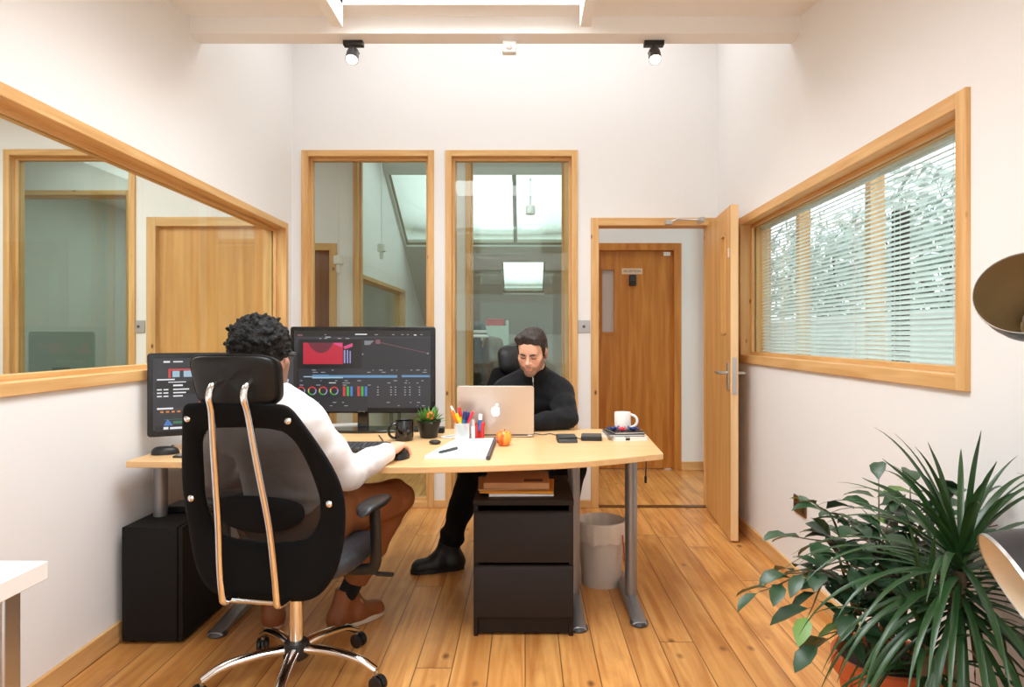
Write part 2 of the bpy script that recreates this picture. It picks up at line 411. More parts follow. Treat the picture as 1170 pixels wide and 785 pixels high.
class Solid:
    def __init__(self, lo, hi, h):
        self.h = h; self.lo = np.array(lo, float); self.n = np.ceil((np.array(hi) - self.lo) / h).astype(int) + 1
        self.F = np.full(tuple(self.n), 1.0, np.float32)
    def region(self, lo, hi):
        a = np.clip(np.floor((np.array(lo) - self.lo) / self.h).astype(int), 0, self.n - 1)
        b = np.clip(np.ceil((np.array(hi) - self.lo) / self.h).astype(int) + 1, 1, self.n)
        if np.any(b <= a): return None, None
        g = [self.lo[i] + self.h * np.arange(a[i], b[i]) for i in range(3)]
        P = np.stack(np.meshgrid(*g, indexing='ij'), -1).astype(np.float32)
        return tuple(slice(a[i], b[i]) for i in range(3)), P
    def put(self, sl, d, k, op='add'):
        f = self.F[sl]
        if op == 'add':
            hh = np.clip(k - np.abs(f - d), 0, None) / max(k, 1e-6)
            self.F[sl] = np.minimum(f, d) - hh * hh * k * 0.25
        else:
            d = -d; hh = np.clip(k - np.abs(f - d), 0, None) / max(k, 1e-6)
            self.F[sl] = np.maximum(f, d) + hh * hh * k * 0.25
    def cap(self, a, b, ra, rb, k=0.02, sq=None, cut=False, op='add', cut0=False):
        """tapered limb; sq = (direction, factor) flattens it along a direction"""
        a = np.array(a, np.float32); b = np.array(b, np.float32); R = max(ra, rb) + max(0.03, k * 1.3)
        sl, P = self.region(np.minimum(a, b) - R, np.maximum(a, b) + R)
        if sl is None: return
        ab = b - a; ll = float(ab @ ab) + 1e-12
        q = P - a
        t = np.clip((q @ ab) / ll, 0, 1)
        e = q - t[..., None] * ab
        if sq is not None:
            dr = np.array(sq[0], np.float32); dr /= np.linalg.norm(dr)
            e = e + ((sq[1] - 1) * (e @ dr))[..., None] * dr
        d = np.linalg.norm(e, axis=-1) - (ra + (rb - ra) * t)
        if sq is not None and sq[1] > 1: d = d / (1 + (sq[1] - 1) * 0.5)
        L = math.sqrt(ll)
        if cut: d = np.maximum(d, (P - b) @ (ab / L))
        if cut0: d = np.maximum(d, -(P - a) @ (ab / L))
        self.put(sl, d, k, op)
    def ell(self, c, r, k=0.02, R=None, op='add'):
        c = np.array(c, np.float32); r = np.array(r, np.float32); rr = r.max() + max(0.03, k * 1.3)
        sl, P = self.region(c - rr, c + rr)
        if sl is None: return
        q = P - c
        if R is not None: q = q @ np.array(R, np.float32)      # columns of R are the axes
        k0 = np.linalg.norm(q / r, axis=-1); k1 = np.linalg.norm(q / (r * r), axis=-1) + 1e-9
        self.put(sl, k0 * (k0 - 1) / k1, k, op)
    def cutwith(self, fn):
        """keep where fn(P) < 0"""
        sl, P = self.region(self.lo, self.lo + self.h * self.n)
        self.F = np.maximum(self.F, fn(P).astype(np.float32))
    def build(self, name, mats, parent=None, disp=None, color=None, passes=2):
        F_ = np.pad(self.F, 1, constant_values=1.0)
        V, Q = surface_nets(F_, self.lo - self.h, self.h)
        # one gentle smoothing pass
        for _ in range(passes):
            S = np.zeros_like(V); N = np.zeros(len(V))
            for a, b in ((0, 1), (1, 2), (2, 3), (3, 0)):
                np.add.at(S, Q[:, a], V[Q[:, b]]); np.add.at(S, Q[:, b], V[Q[:, a]])
                np.add.at(N, Q[:, a], 1); np.add.at(N, Q[:, b], 1)
            V = V * 0.55 + 0.45 * S / np.maximum(N, 1)[:, None]
        if disp is not None:
            nv = np.zeros_like(V)
            fn = np.cross(V[Q[:, 2]] - V[Q[:, 0]], V[Q[:, 3]] - V[Q[:, 1]])
            for a in range(4): np.add.at(nv, Q[:, a], fn)
            nv /= np.linalg.norm(nv, axis=1)[:, None] + 1e-12
            V = V + nv * np.array([disp(Vector(p)) for p in V])[:, None]
        base = np.array(ORIG.get(parent.name, Vector())) if parent is not None else np.zeros(3)
        me = bpy.data.meshes.new(name)
        me.vertices.add(len(V)); me.vertices.foreach_set('co', (V - base).astype(np.float32).ravel())
        me.loops.add(len(Q) * 4); me.loops.foreach_set('vertex_index', Q.astype(np.int32).ravel())
        me.polygons.add(len(Q)); me.polygons.foreach_set('loop_start', (np.arange(len(Q)) * 4).astype(np.int32))
        me.polygons.foreach_set('use_smooth', np.ones(len(Q), bool))
        for m_ in (mats if isinstance(mats, (list, tuple)) else [mats]): me.materials.append(m_)
        me.update(calc_edges=True); me.validate()
        if color is not None:
            at_ = me.color_attributes.new('tint', 'FLOAT_COLOR', 'POINT')
            at_.data.foreach_set('color', color(V).astype(np.float32).ravel())
        return link(name, me, parent)
# ------------------------------------------------------------------ room shell
XL = lambda u: -1.60 - 0.0147 * u            # inner face of the left wall
XR = lambda u: 1.295 + 0.0174 * u            # inner face of the right wall
YB = 4.76                                    # inner face of the back wall
YC = 6.09                                    # far wall of the corridor
left_xf = lambda p: (XL(p[0]) - p[1], p[0], p[2])       # p = (along, outward, up)
right_xf = lambda p: (XR(p[0]) + p[1], p[0], p[2])
back_xf = lambda p: (p[0], YB + p[1], p[2])
corr_xf = lambda p: (p[0], YC + p[1], p[2])
def wall(name, xf, u0, u1, z0, z1, th, holes, m='wall'):
    mb = MB(); mb.xf = xf
    us = sorted({u0, u1, *[h[0] for h in holes], *[h[1] for h in holes]})
    zs = sorted({z0, z1, *[h[2] for h in holes], *[h[3] for h in holes]})
    for a, b in zip(us, us[1:]):
        run = None
        for c, d in zip(zs, zs[1:]):
            solid = not any(h[0] < (a + b) / 2 < h[1] and h[2] < (c + d) / 2 < h[3] for h in holes)
            if solid: run = [run[0], d] if run else [c, d]
            if not solid or d == zs[-1]:
                if run: mb.box(a, b, 0, th, run[0], run[1])
                run = None
    return struct(mb.build(name, M[m]))
def frame_boxes(mb, u0, u1, z0, z1, a, b, w, bottom=True, uaxis=0):
    """four bars: pine running along each"""
    mb.box(u0, u0 + w, a, b, z0, z1, 2); mb.box(u1 - w, u1, a, b, z0, z1, 2)
    mb.box(u0 + w, u1 - w, a, b, z1 - w, z1, uaxis)
    if bottom: mb.box(u0 + w, u1 - w, a, b, z0, z0 + w, uaxis)
wcount = [0]
def window(xf, u0, u1, z0, z1, th, uaxis=0, gl='glass', depth=0.065, label=None, both=True, w=0.044):
    """pine lining with glazing beads and one pane, set in a hole of the wall"""
    wcount[0] += 1
    mb = MB(); mb.xf = xf
    frame_boxes(mb, u0, u1, z0, z1, -0.016, th + (0.016 if both else 0.0), w, True, uaxis)
    o = struct(mb.build('window_%d' % wcount[0], PINE, bevel=0.003), label or None, 'window' if label else None)
    bead = MB(); bead.xf = xf
    i0, i1, j0, j1 = u0 + w - .001, u1 - w + .001, z0 + w - .001, z1 - w + .001
    frame_boxes(bead, i0, i1, j0, j1, depth - 0.024, depth - 0.004, 0.02, True, uaxis)
    frame_boxes(bead, i0, i1, j0, j1, depth + 0.004, depth + 0.03, 0.02, True, uaxis)
    bead.build('glazing_bead', PINE, o, bevel=0.002)
    g = MB(); g.xf = xf
    g.box(i0 + .004, i1 - .004, depth - 0.003, depth + 0.003, j0 + .004, j1 - .004)
    g.build('pane', M[gl], o)
    return o

# floor and outdoor ground
f = MB(); f.box(-5.4, 1.90, -1.5, 11.6, -0.06, 0.0); struct(f.build('floor', M['floor']))
g = MB(); g.box(1.95, 14, -6, 16, -0.1, -0.04); struct(g.build('ground', mat('paving', rgb(170, 172, 168), 0.9, var=0.15, bscale=2)))

# main room walls
ZT = 3.66
LW = (1.10, 4.645, 1.037, 2.012)
wall('wall_left', left_xf, -1.5, YB + 0.12, 0, ZT, 0.13, [LW])
RW = (1.985, 4.222, 1.060, 1.972)
wall('wall_right', right_xf, -1.5, YB + 0.12, 0, ZT, 0.16, [RW])
W1 = (-1.597, -0.651, 0.0, 2.555); W2 = (-0.570, 0.376, 0.0, 2.555); WL = (-3.726, -2.786, 0.0, 2.560)
D2 = (0.470, 1.368, 0, 2.072); D3 = (-2.705, -1.805, 0, 2.078)
wall('wall_back', back_xf, -5.3, 1.377, 0, ZT, 0.12, [W1, W2, WL, D2, D3])
rear_hole = (-1.3, 1.1, 0.7, 2.0)  # unseen window, added to go with the rear fill
wall('wall_rear', lambda p: (p[0], -1.5 - p[1], p[2]), -1.7, 1.4, 0, 2.9, 0.15, [rear_hole])
window(left_xf, *LW, 0.13, 1, depth=0.075)
window(back_xf, *W1, 0.12); window(back_xf, *W2, 0.12); window(back_xf, *WL, 0.12)
window(right_xf, *RW, 0.16, 1, gl='glass_blind', depth=0.07, w=0.05)
window(lambda p: (p[0], -1.5 - p[1], p[2]), *rear_hole, 0.15)

# ceiling in front of the beam, falling gently towards the camera, with its rooflight and an unseen one added for fill light
zc = lambda y: 2.80 - 0.15 * (3.28 - y)
def sloped(mb, x0, x1, y0, y1, th=0.08, m=0):
    vs = [(x, y, zc(y) + dz) for x in (x0, x1) for y in (y0, y1) for dz in (0, th)]
    mb.add(vs, [(0, 1, 3, 2), (4, 6, 7, 5), (0, 4, 5, 1), (2, 3, 7, 6), (0, 2, 6, 4), (1, 5, 7, 3)], m)
c = MB()
SK = (-0.85, 0.256, 1.30, 3.10); SK2 = (-0.95, 0.75, -0.85, 0.45)
sloped(c, -1.70, SK[0], -1.5, 3.36); sloped(c, SK2[1], 1.45, -1.5, 3.36); sloped(c, SK[1], SK2[1], SK2[3], 3.36)
sloped(c, SK[0], SK[1], SK[3], 3.36); sloped(c, SK[0], SK[1], SK2[3], SK[2]); sloped(c, SK[0], SK2[1], -1.5, SK2[2])
sloped(c, SK2[0], SK[0], 0.449, 0.451)
for (x0, x1, y0, y1) in (SK, SK2):                                    # plaster shafts up from each opening
    t = 0.05; h = 0.36
    for (a, b, cc, d) in ((x0 - t, x0, y0, y1), (x1, x1 + t, y0, y1), (x0 - t, x1 + t, y0 - t, y0), (x0 - t, x1 + t, y1, y1 + t)):
        c.box(a, b, cc, d, zc((cc + d) / 2) + .03, zc(y1) + h)
struct(c.build('ceiling', M['ceiling']))
c = MB(); c.box(-1.80, 1.50, 3.30, YB + 0.12, 3.62, 3.70); struct(c.build('ceiling_bay', M['ceiling']))
c = MB(); c.box(XL(3.3) - .01, XR(3.3) + .01, 3.27, 3.39, 2.715, 2.802); c.box(-1.75, 1.45, 3.32, 3.39, 2.79, 3.64)
struct(c.build('trim_1', M['ceiling'], bevel=0.004))

# skirtings
def skirt(name, xf, u0, u1, h=0.08, ax=1):
    mb = MB(); mb.xf = xf; mb.box(u0, u1, -0.016, 0.0, 0, h); struct(mb.build(name, PINE[ax], bevel=0.003))
skirt('baseboard_left', left_xf, -1.4, YB - .016); skirt('baseboard_right', right_xf, -1.4, YB - .016)
for i, (a, b) in enumerate(((-1.668, -1.597), (-.651, -.570), (.376, .470))): skirt('baseboard_back.%03d' % i, back_xf, a, b, 0.055, 0)

# ------------------------------------------------------------------ doors
def door_frame(mb, xf, u0, u1, z1, th, w=0.058):
    mb.xf = xf
    mb.box(u0, u0 + w, -0.014, th + .014, 0, z1, 2); mb.box(u1 - w, u1, -0.014, th + .014, 0, z1, 2)
    mb.box(u0 + w, u1 - w, -0.014, th + .014, z1 - w, z1, 0)
def lever(mb, base, out, along, m=0):
    """lever handle with its rose: base on the door face"""
    base = Vector(base); out = Vector(out).normalized(); along = Vector(along).normalized()
    mb.obox(base + out * .004, (.008, .045, .16), Matrix((out, out.cross(Vector((0, 0, 1))), Vector((0, 0, 1)))).transposed(), m)
    p = base + Vector((0, 0, .02))
    mb.tube([p, p + out * .045], .010, 12, m)
    mb.tube(bez([p + out * .045, p + out * .052 + along * .02, p + out * .052 + along * .115], 6), .0095, 12, m)
# the open office door, hinged on the right jamb
fr = MB(); door_frame(fr, back_xf, *D2[:2], D2[3], 0.12, 0.056)
d2 = struct(fr.build('door_2', PINE, bevel=0.003), 'open oak door leaf and its pine frame in the back wall', 'door')
hinge = Vector((1.288, YB - .018, 0)); free = Vector((1.220, 3.952, 0))
dv = (free - hinge); dl = dv.length; dv.normalize(); dn = Vector((-dv.y, dv.x, 0))
if dn.x < 0: dn = -dn                                                  # towards the right wall
leaf_xf = lambda p: hinge + dv * p[0] + dn * p[1] + Vector((0, 0, p[2]))
lf = MB(); lf.xf = leaf_xf; T = 0.044
s0, s1, zb, zt_ = 0.66 * dl, 0.84 * dl, 1.235, 1.86
lf.box(0, s0, 0, T, 0.012, 2.008); lf.box(s1, dl, 0, T, 0.012, 2.008); lf.box(s0, s1, 0, T, 0.012, zb); lf.box(s0, s1, 0, T, zt_, 2.008)
leaf = lf.build('door_leaf', M['oak'], d2, bevel=0.001)
e = MB(); e.xf = leaf_xf; e.box(dl, dl + .006, 0, T, .012, 2.008); e.build('edge_lipping', wood('maple_lipping', rgb(240, 206, 160), rgb(228, 188, 136), 'z', .45), leaf)
v = MB(); v.xf = leaf_xf
for (a, b, cc, d) in ((s0, s0 + .018, zb, zt_), (s1 - .018, s1, zb, zt_), (s0, s1, zb, zb + .018), (s0, s1, zt_ - .018, zt_)): v.box(a, b, -.006, T + .006, cc, d)
vp = v.build('vision_panel', M['oak'], d2, bevel=0.002)
v = MB(); v.xf = leaf_xf; v.box(s0 + .01, s1 - .01, .018, .024, zb + .01, zt_ - .01); v.build('pane', M['glass_clear'], vp)
h = MB(); hp = 0.93 * dl
lever(h, leaf_xf((hp, 0, .985)), -dn, -dv); h.build('door_handle', M['steel'], d2, bevel=.001)
h = MB(); lever(h, leaf_xf((hp, T, .985)), dn, -dv); h.build('door_handle', M['steel'], d2, bevel=.001)
h = MB(); h.xf = leaf_xf; h.box(dl + .004, dl + .009, .010, .034, .88, 1.10); h.build('lock_plate', M['steel'], d2)
cl = MB()
p0 = Vector((1.02, YB - .03, 2.035)); p1 = leaf_xf((.22, -.035, 2.03)); pm = Vector((1.08, YB - .06, 2.052))
cl.tube([p0, pm], .007, 8); cl.tube([pm, Vector((1.16, YB - .07, 2.048)), Vector((1.225, YB - .10, 2.04))], .007, 8); cl.ell(pm, .012)
cl.obox(p0, (.05, .03, .03)); cl.obox((1.225, YB - .12, 2.035), (.03, .10, .03))
cl.build('door_closer_arm', M['steel'], d2)
st = MB(); st.xf = leaf_xf; st.box(.93 * dl, .95 * dl, -.004, 0, 1.70, 1.755); st.build('door_contact', M['white'], d2)
t = MB(); t.box(.53, 1.31, YB - .01, YB + .05, 0, .006); struct(t.build('trim_2', M['brass']))

# corridor beyond: far wall with its glazing and doors
CW1 = (-1.572, -.626, 0, 2.93); CW2 = (-.545, .401, 0, 2.93); CD1 = (.610, 1.428, 0, 2.077); CD2 = (-2.62, -1.724, 0, 2.077); CO = (-4.75, -3.60, 0, 2.56)
wall('wall_corridor', corr_xf, -5.3, 1.75, 0, 3.0, 0.11, [CW1, CW2, CD1, CD2, CO])
window(corr_xf, *CW1, 0.11); window(corr_xf, *CW2, 0.11); window(corr_xf, *CO, 0.11)
def shut_door(name, xf, u0, u1, z1, th, m, lm, label, panel=None, sx=1):
    fr = MB(); door_frame(fr, xf, u0, u1, z1, th, .066)
    o = struct(fr.build(name, [M['pine_x'], M['pine_y'], M['pine_z']] if lm is None else [lm] * 3, bevel=.003), label, 'door')
    b = MB(); b.xf = xf; a0, a1 = u0 + .062, u1 - .062
    if panel:
        q0, q1, r0, r1 = panel
        b.box(a0, q0, .03, .074, .008, z1 - .06); b.box(q1, a1, .03, .074, .008, z1 - .06); b.box(q0, q1, .03, .074, .008, r0); b.box(q0, q1, .03, .074, r1, z1 - .06)
    else: b.box(a0, a1, .03, .074, .008, z1 - .06)
    lf = b.build('door_leaf', m, o, bevel=.001)
    if panel:
        e = MB(); e.xf = xf
        for (a, bb, cc, d) in ((q0 - .02, q0 + .004, r0 - .02, r1 + .02), (q1 - .004, q1 + .02, r0 - .02, r1 + .02), (q0, q1, r0 - .02, r0), (q0, q1, r1, r1 + .02)): e.box(a, bb, .022, .05, cc, d)
        vp = e.build('vision_panel', m, o); e = MB(); e.xf = xf; e.box(q0, q1, .048, .054, r0, r1); e.build('frosted_pane', M['frost'], vp)
    return o
M['frost'] = mat('frosted_glass', rgb(196, 184, 180), .35)
d1 = shut_door('door_1', corr_xf, *CD1[:2], CD1[3], .11, M['oak_dark'], M['oak_dark'], 'shut oak door at the far side of the corridor', (.705, .822, 1.265, 1.835))
b = MB(); b.xf = corr_xf; b.box(.890, 1.078, .026, .030, 1.796, 1.850); sg = b.build('door_sign', mat('sign_plate', rgb(222, 196, 168), .5), d1)
def text(body, size, loc, rot, m, parent, name='sign_lettering', ext=0.0006):
    cu = bpy.data.curves.new(name, 'FONT'); cu.body = body; cu.size = size; cu.extrude = ext; cu.align_x = 'CENTER'; cu.align_y = 'CENTER'
    o = bpy.data.objects.new(name, cu); dg = bpy.context.evaluated_depsgraph_get
    COL.objects.link(o); bpy.context.view_layer.update()
    me = bpy.data.meshes.new_from_object(o.evaluated_get(dg())); bpy.data.objects.remove(o)
    Mx = Matrix.Translation(Vector(loc) - ORIG.get(parent.name, Vector())) @ (rot if isinstance(rot, Matrix) else Matrix.Rotation(rot, 3, 'X')).to_4x4()
    me.transform(Mx); me.materials.clear(); me.materials.append(m)
    return link(name, me, parent)
text('RECEPTION', .030, (.984, YC + .0254, 1.823), math.pi / 2, mat('sign_text', rgb(84, 56, 40), .6), sg)
b = MB(); b.xf = corr_xf; b.box(.955, 1.020, .006, .03, 1.688, 1.79); kp = b.build('keypad', M['black'], d1, bevel=.006)
b = MB(); b.xf = corr_xf
for r in range(3):
    for q in range(3): b.box(.966 + q * .016, .976 + q * .016, .003, .007, 1.735 + r * .016, 1.745 + r * .016)
b.build('keypad_buttons', M['gunmetal'], kp)
b = MB(); b.xf = corr_xf; b.box(1.27, 1.335, .018, .03, 1.965, 2.0); b.build('door_contact', M['white'], d1)
b = MB(); b.xf = corr_xf
for z in (1.20, 1.36): b.tube([(.672, .012, z), (.672, .012, z + .09)], .009, 8)
b.build('door_hinge', M['steel'], d1)
shut_door('door_4', corr_xf, *CD2[:2], CD2[3], .11, M['brown_door'], None, 'dark brown door seen through the left glazing')
d3 = shut_door('door_3', back_xf, *D3[:2], D3[3], .12, M['oak'], None, 'oak door seen through the left wall glazing')
b = MB(); lever(b, (-1.95, YB + .03, 1.0), (0, -1, 0), (-1, 0, 0)); b.build('door_handle', M['steel'], d3)
# corridor right end: glazed pine screen
wall('wall_corridor_right', lambda p: (1.64 + p[1], p[0], p[2]), YB + .12, YC, 0, 3.0, .1, [(5.0, 6.04, .02, 2.55)])
window(lambda p: (1.64 + p[1], p[0], p[2]), 5.0, 6.04, .02, 2.55, .1, 1, both=False)
skirt('baseboard_corridor', corr_xf, 1.428, 1.63, .08, 0)
b = MB(); b.box(1.36, 1.66, YB + .001, YB + .12, 0, 3.0); struct(b.build('wall_corridor_return', M['wall']))
b = MB(); b.box(-5.4, 1.74, YB + .12, YC + .11, 2.95, 3.03); struct(b.build('ceiling_corridor', M['ceiling']))
b = MB(); b.box(-5.45, -5.3, -.2, 11.6, 0, 3.0); struct(b.build('wall_side_outer', M['wall']))
b = MB(); b.box(-5.4, -1.75, -.3, YB, 2.90, 2.98); struct(b.build('ceiling_side', M['ceiling']))
b = MB(); b.box(-5.4, -1.73, -.3, -.2, 0, 3.0); struct(b.build('wall_side_near', M['wall']))

# far room with a falling roof, a wide rooflight and a small roof window
zr = lambda y: 3.4 - 0.55 * (y - 7.5)
def roofpiece(mb, x0, x1, y0, y1, th=.10):
    vs = [(x, y, zr(y) + dz) for x in (x0, x1) for y in (y0, y1) for dz in (0, th)]
    mb.add(vs, [(0, 1, 3, 2), (4, 6, 7, 5), (0, 4, 5, 1), (2, 3, 7, 6), (0, 2, 6, 4), (1, 5, 7, 3)])
xa, xb = -1.80, 1.30
R1 = (-1.64, .62, 7.95, 9.20); R2 = (-.34, .29, 9.53, 10.28)
mb = MB()
roofpiece(mb, xa, xb, 6.2, R1[2]); roofpiece(mb, xa, R1[0], R1[2], R1[3]); roofpiece(mb, R1[1], xb, R1[2], R1[3]); roofpiece(mb, xa, xb, R1[3], R2[2])
roofpiece(mb, xa, R2[0], R2[2], R2[3]); roofpiece(mb, R2[1], xb, R2[2], R2[3]); roofpiece(mb, xa, xb, R2[3], 11.5)
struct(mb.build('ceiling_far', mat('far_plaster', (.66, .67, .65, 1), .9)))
def rooflight(x0, x1, y0, y1, bars):
    wcount[0] += 1
    mb = MB(); w = .05; R = Matrix.Rotation(math.atan(-.55), 3, 'X')
    for k in range(bars + 2):
        x = x0 + (x1 - x0) * k / (bars + 1)
        mb.tube([(x, y0, zr(y0) + .05), (x, y1, zr(y1) + .05)], w / 2, 4, 0)
    for y in (y0, y1): mb.tube([(x0, y, zr(y) + .05), (x1, y, zr(y) + .05)], w / 2, 4, 0)
    o = struct(mb.build('window_%d' % wcount[0], mat('rafter_grey', rgb(150, 142, 124), .7)))
    g = MB(); g.add([(x0, y0, zr(y0) + .06), (x1, y0, zr(y0) + .06), (x1, y1, zr(y1) + .06), (x0, y1, zr(y1) + .06)], [(0, 1, 2, 3)]); g.build('pane', M['glass_clear'], o, solid=.006)
rooflight(*R1, 2); rooflight(*R2, 0)
b = MB(); b.box(xa, xb, 11.4, 11.5, 0, 1.5); struct(b.build('wall_far', M['wall']))
b = MB(); b.box(1.2, 1.3, YC + .11, 11.5, 0, 4.4); struct(b.build('wall_far_right', M['wall']))
fl_xf = lambda p: (-1.68 - p[1], p[0], p[2])
FW = (6.79, 9.26, .95, 1.862)
wall('wall_far_left', fl_xf, YC + .11, 11.5, 0, 4.4, .12, [FW]); window(fl_xf, *FW, .12, 1)
b = MB(); b.box(-5.4, 1.3, YC + .0, YC + .11, 3.0, 4.4); struct(b.build('wall_corridor_upper', M['wall']))
b = MB(); b.box(-5.4, -1.8, YC + .11, 11.6, 2.9, 2.98); struct(b.build('ceiling_far_side', M['ceiling']))
b = MB(); b.box(-5.4, -1.8, 11.4, 11.5, 0, 3.0); struct(b.build('wall_far_side', M['wall']))
# ------------------------------------------------------------------ blind in the right window, outdoors behind it
bl = thing('venetian_blind', 'pale slatted venetian blind lowered behind the right wall window', 'blind', (1.55, 3.1, 1.0))
u0, u1 = RW[0] + .06, RW[1] - .06
mb = MB(); mb.xf = right_xf
nsl = 39; zt0 = RW[3] - .075; pitch = (zt0 - RW[2] - .07) / nsl
for k in range(nsl):
    z = zt0 - (k + .5) * pitch
    rows = []
    for j in range(4):
        q = j / 3 - .5; rows.append((.125 + q * .021, z + q * .0155 + .0022 * (1 - 4 * q * q)))
    vs = [(u, w, zz + dz) for u in (u0, u1) for (w, zz) in rows for dz in (0, .0008)]
    fs = []
    for j in range(3):
        a = j * 2; fs += [(a, a + 2, a + 10, a + 8), (a + 1, a + 9, a + 11, a + 3)]
    fs += [(0, 8, 9, 1), (6, 7, 15, 14)]
    mb.add(vs, fs, 0, True)
mb.build('slats', M['pale_blind'], bl)
mb = MB(); mb.xf = right_xf; mb.box(u0, u1, .108, .142, zt0, zt0 + .022); mb.build('head_rail', M['pale_blind'], bl, bevel=.002)
mb = MB(); mb.xf = right_xf; mb.box(u0, u1, .112, .138, RW[2] + .055, RW[2] + .067); mb.build('bottom_rail', M['pale_blind'], bl, bevel=.002)
for u in (2.25, 2.62, 2.95, 3.35, 3.8, 4.05):
    mb = MB(); mb.xf = right_xf
    for w in (.1145, .1365): mb.tube([(u, w, RW[2] + .06), (u, w, zt0)], .0012, 6)
    mb.build('ladder_cord', M['white'], bl)
for (px, Y, lb) in ((911, 3.9, 'pine post outside the right window, further from the camera'), (991, 3.05, 'pine post outside the right window, nearer the camera')):
    X = 1.60; Yp = X * F_PX / (px - VX)
    mb = MB(); mb.box(X, X + .07, Yp - .025, Yp + .025, -.04, 2.35); mb.box(X - .01, X + .08, Yp - .04, Yp + .04, -.04, .03); tag(mb.build('timber_post', PINE[2], bevel=.004), lb, 'post')
X = 1.85; Yp = X * F_PX / (1029 - VX)
mb = MB(); mb.tube([(X, Yp, -.06), (X, Yp, 1.84)], .040, 14); mb.lathe([(0.0, 0), (.08, 0), (.08, .012), (.035, .03)], (X, Yp, -.05), 20)
tag(mb.build('drain_pipe', mat('pipe_dark', rgb(16, 18, 18), .6)), 'dark upright pipe outside the right window behind the blind', 'pipe')
mb = MB(); mb.box(3.6, 3.75, -1, 10, -.04, 1.38); mb.box(3.55, 3.8, -1, 10, 1.38, 1.45)
o = mb.build('wall_garden', M['white_paint']); struct(o)
def tree(name, c, h, r, label, n=1500):
    t = thing(name, label, 'tree', c)
    mb = MB(); c = Vector(c); top = c + Vector((0, 0, h * .6))
    mb.tube([c, c + Vector((.03, 0, h * .3)), top], [.07, .055, .03], 8)
    for k in range(6):
        a = k * 1.05; mb.tube([c + Vector((0, 0, h * (.3 + .05 * k))), c + Vector((math.cos(a) * r * .6, math.sin(a) * r * .6, h * (.55 + .05 * k)))], [.03, .012], 6)
    mb.build('trunk', M['stem'], t)
    mb = MB(); rr = random.Random(len(name) + int(c.y * 10))
    for k in range(n):
        d = Vector((rr.gauss(0, 1), rr.gauss(0, 1), rr.gauss(0, 1))).normalized() * rr.random() ** .4
        p = c + Vector((d.x * r, d.y * r, h * .68 + d.z * h * .33))
        a = Vector((rr.gauss(0, 1), rr.gauss(0, 1), rr.gauss(0, 1))).normalized(); b = a.orthogonal().normalized(); s = .05 + .05 * rr.random()
        mb.add([p - a * s * 1.6, p + b * s * .7, p + a * s * 1.6, p - b * s * .7], [(0, 1, 2, 3)])
    mb.build('crown', M['tree'], t)
for (x, y, h, r, lb) in ((5.4, 11.5, 3.4, 1.5, 'pale green tree outside the blind, furthest from the camera'), (5.6, 8.8, 3.6, 1.4, 'bushy pale tree outside the blind behind the further pine post'), (6.0, 6.5, 3.4, 1.0, 'pale tree outside the blind between the pine post and the dark pipe'), (5.2, 4.3, 3.1, 1.0, 'pale tree outside the blind, nearest the camera')):
    tree('garden_tree', (x, y, -.05), h, r, lb)

# ------------------------------------------------------------------ ceiling fittings and wall plates
def spot(x, label):
    y = 3.36; t = thing('spotlight', label, 'spotlight', (x, y, 2.715), 'spotlights under the ceiling beam')
    mb = MB(); mb.box(x - .05, x + .05, y - .02, y + .02, 2.690, 2.715); mb.build('mount', M['black'], t, bevel=.003)
    mb = MB(); mb.tube([(x, y, 2.69), (x, y, 2.655)], .006, 8); mb.tube([(x - .03, y, 2.655), (x + .03, y, 2.655)], .005, 8); mb.build('bracket', M['black'], t)
    R = Matrix.Rotation(math.radians(-30), 3, 'X'); c = Vector((x, y, 2.672))
    mb = MB(); mb.lathe([(0.0, 0.0), (.020, 0), (.028, -.012), (.031, -.03), (.032, -.075), (.029, -.075), (.027, -.05), (0, -.05)], c, 24, 0, R); mb.build('housing', M['gunmetal'], t)
    mb = MB(); mb.lathe([(0, -.090), (.012, -.088), (.022, -.082), (.0275, -.072), (.0275, -.06), (0, -.06)], c, 24, 0, R); mb.build('bulb', mat('warm_bulb', (1.0, .82, .55, 1), .4, emit=14), t)
    l = bpy.data.lights.new('spot_glow', 'SPOT'); l.energy = 9; l.color = (1, .86, .68); l.spot_size = 1.9; l.spot_blend = .6; l.shadow_soft_size = .03
    o = bpy.data.objects.new('spot_glow', l); COL.objects.link(o); o.parent = t; o.location = Vector((0, -.055, -.150))
    o.rotation_euler = (math.radians(24), 0, 0)
spot((404 - 600) * 3.36 / 760, 'small black spotlight under the beam on the left')
spot((747 - 600) * 3.36 / 760, 'small black spotlight under the beam on the right')
x = (582 - 600) * 3.36 / 760
t = thing('motion_sensor', 'small white sensor box under the middle of the beam', 'sensor', (x, 3.36, 2.715))
mb = MB(); mb.box(x - .035, x + .035, 3.34, 3.39, 2.655, 2.715); mb.build('case', M['white'], t, bevel=.006)
mb = MB(); mb.ell((x, 3.342, 2.675), (.018, .012, .012)); mb.build('lens', M['frost'], t)
def plate(name, label, xf, u, z, w, h, m, kind):
    t = thing(name, label, kind, xf((u, 0, z)))
    mb = MB(); mb.xf = xf; mb.box(u - w / 2, u + w / 2, -.010, 0, z - h / 2, z + h / 2); mb.build('plate', m, t, bevel=.003)
    return t
for (px, lb) in ((667, 'brushed metal light switch beside the open doorway'), (159, 'brushed metal light switch seen through the left glazing')):
    u = (px - 600) / 159.66
    t = plate('light_switch', lb, back_xf, u, 1.227 + 11 / 159.7, .088, .088, M['satin'], 'switch')
    mb = MB(); mb.xf = back_xf; mb.box(u - .009, u + .009, -.015, -.009, 1.286, 1.304); mb.build('rocker', M['gunmetal'], t, bevel=.002)
t = plate('wall_socket', 'dark brass double socket low on the right wall', right_xf, 3.26, .395, .146, .086, M['brass'], 'socket')
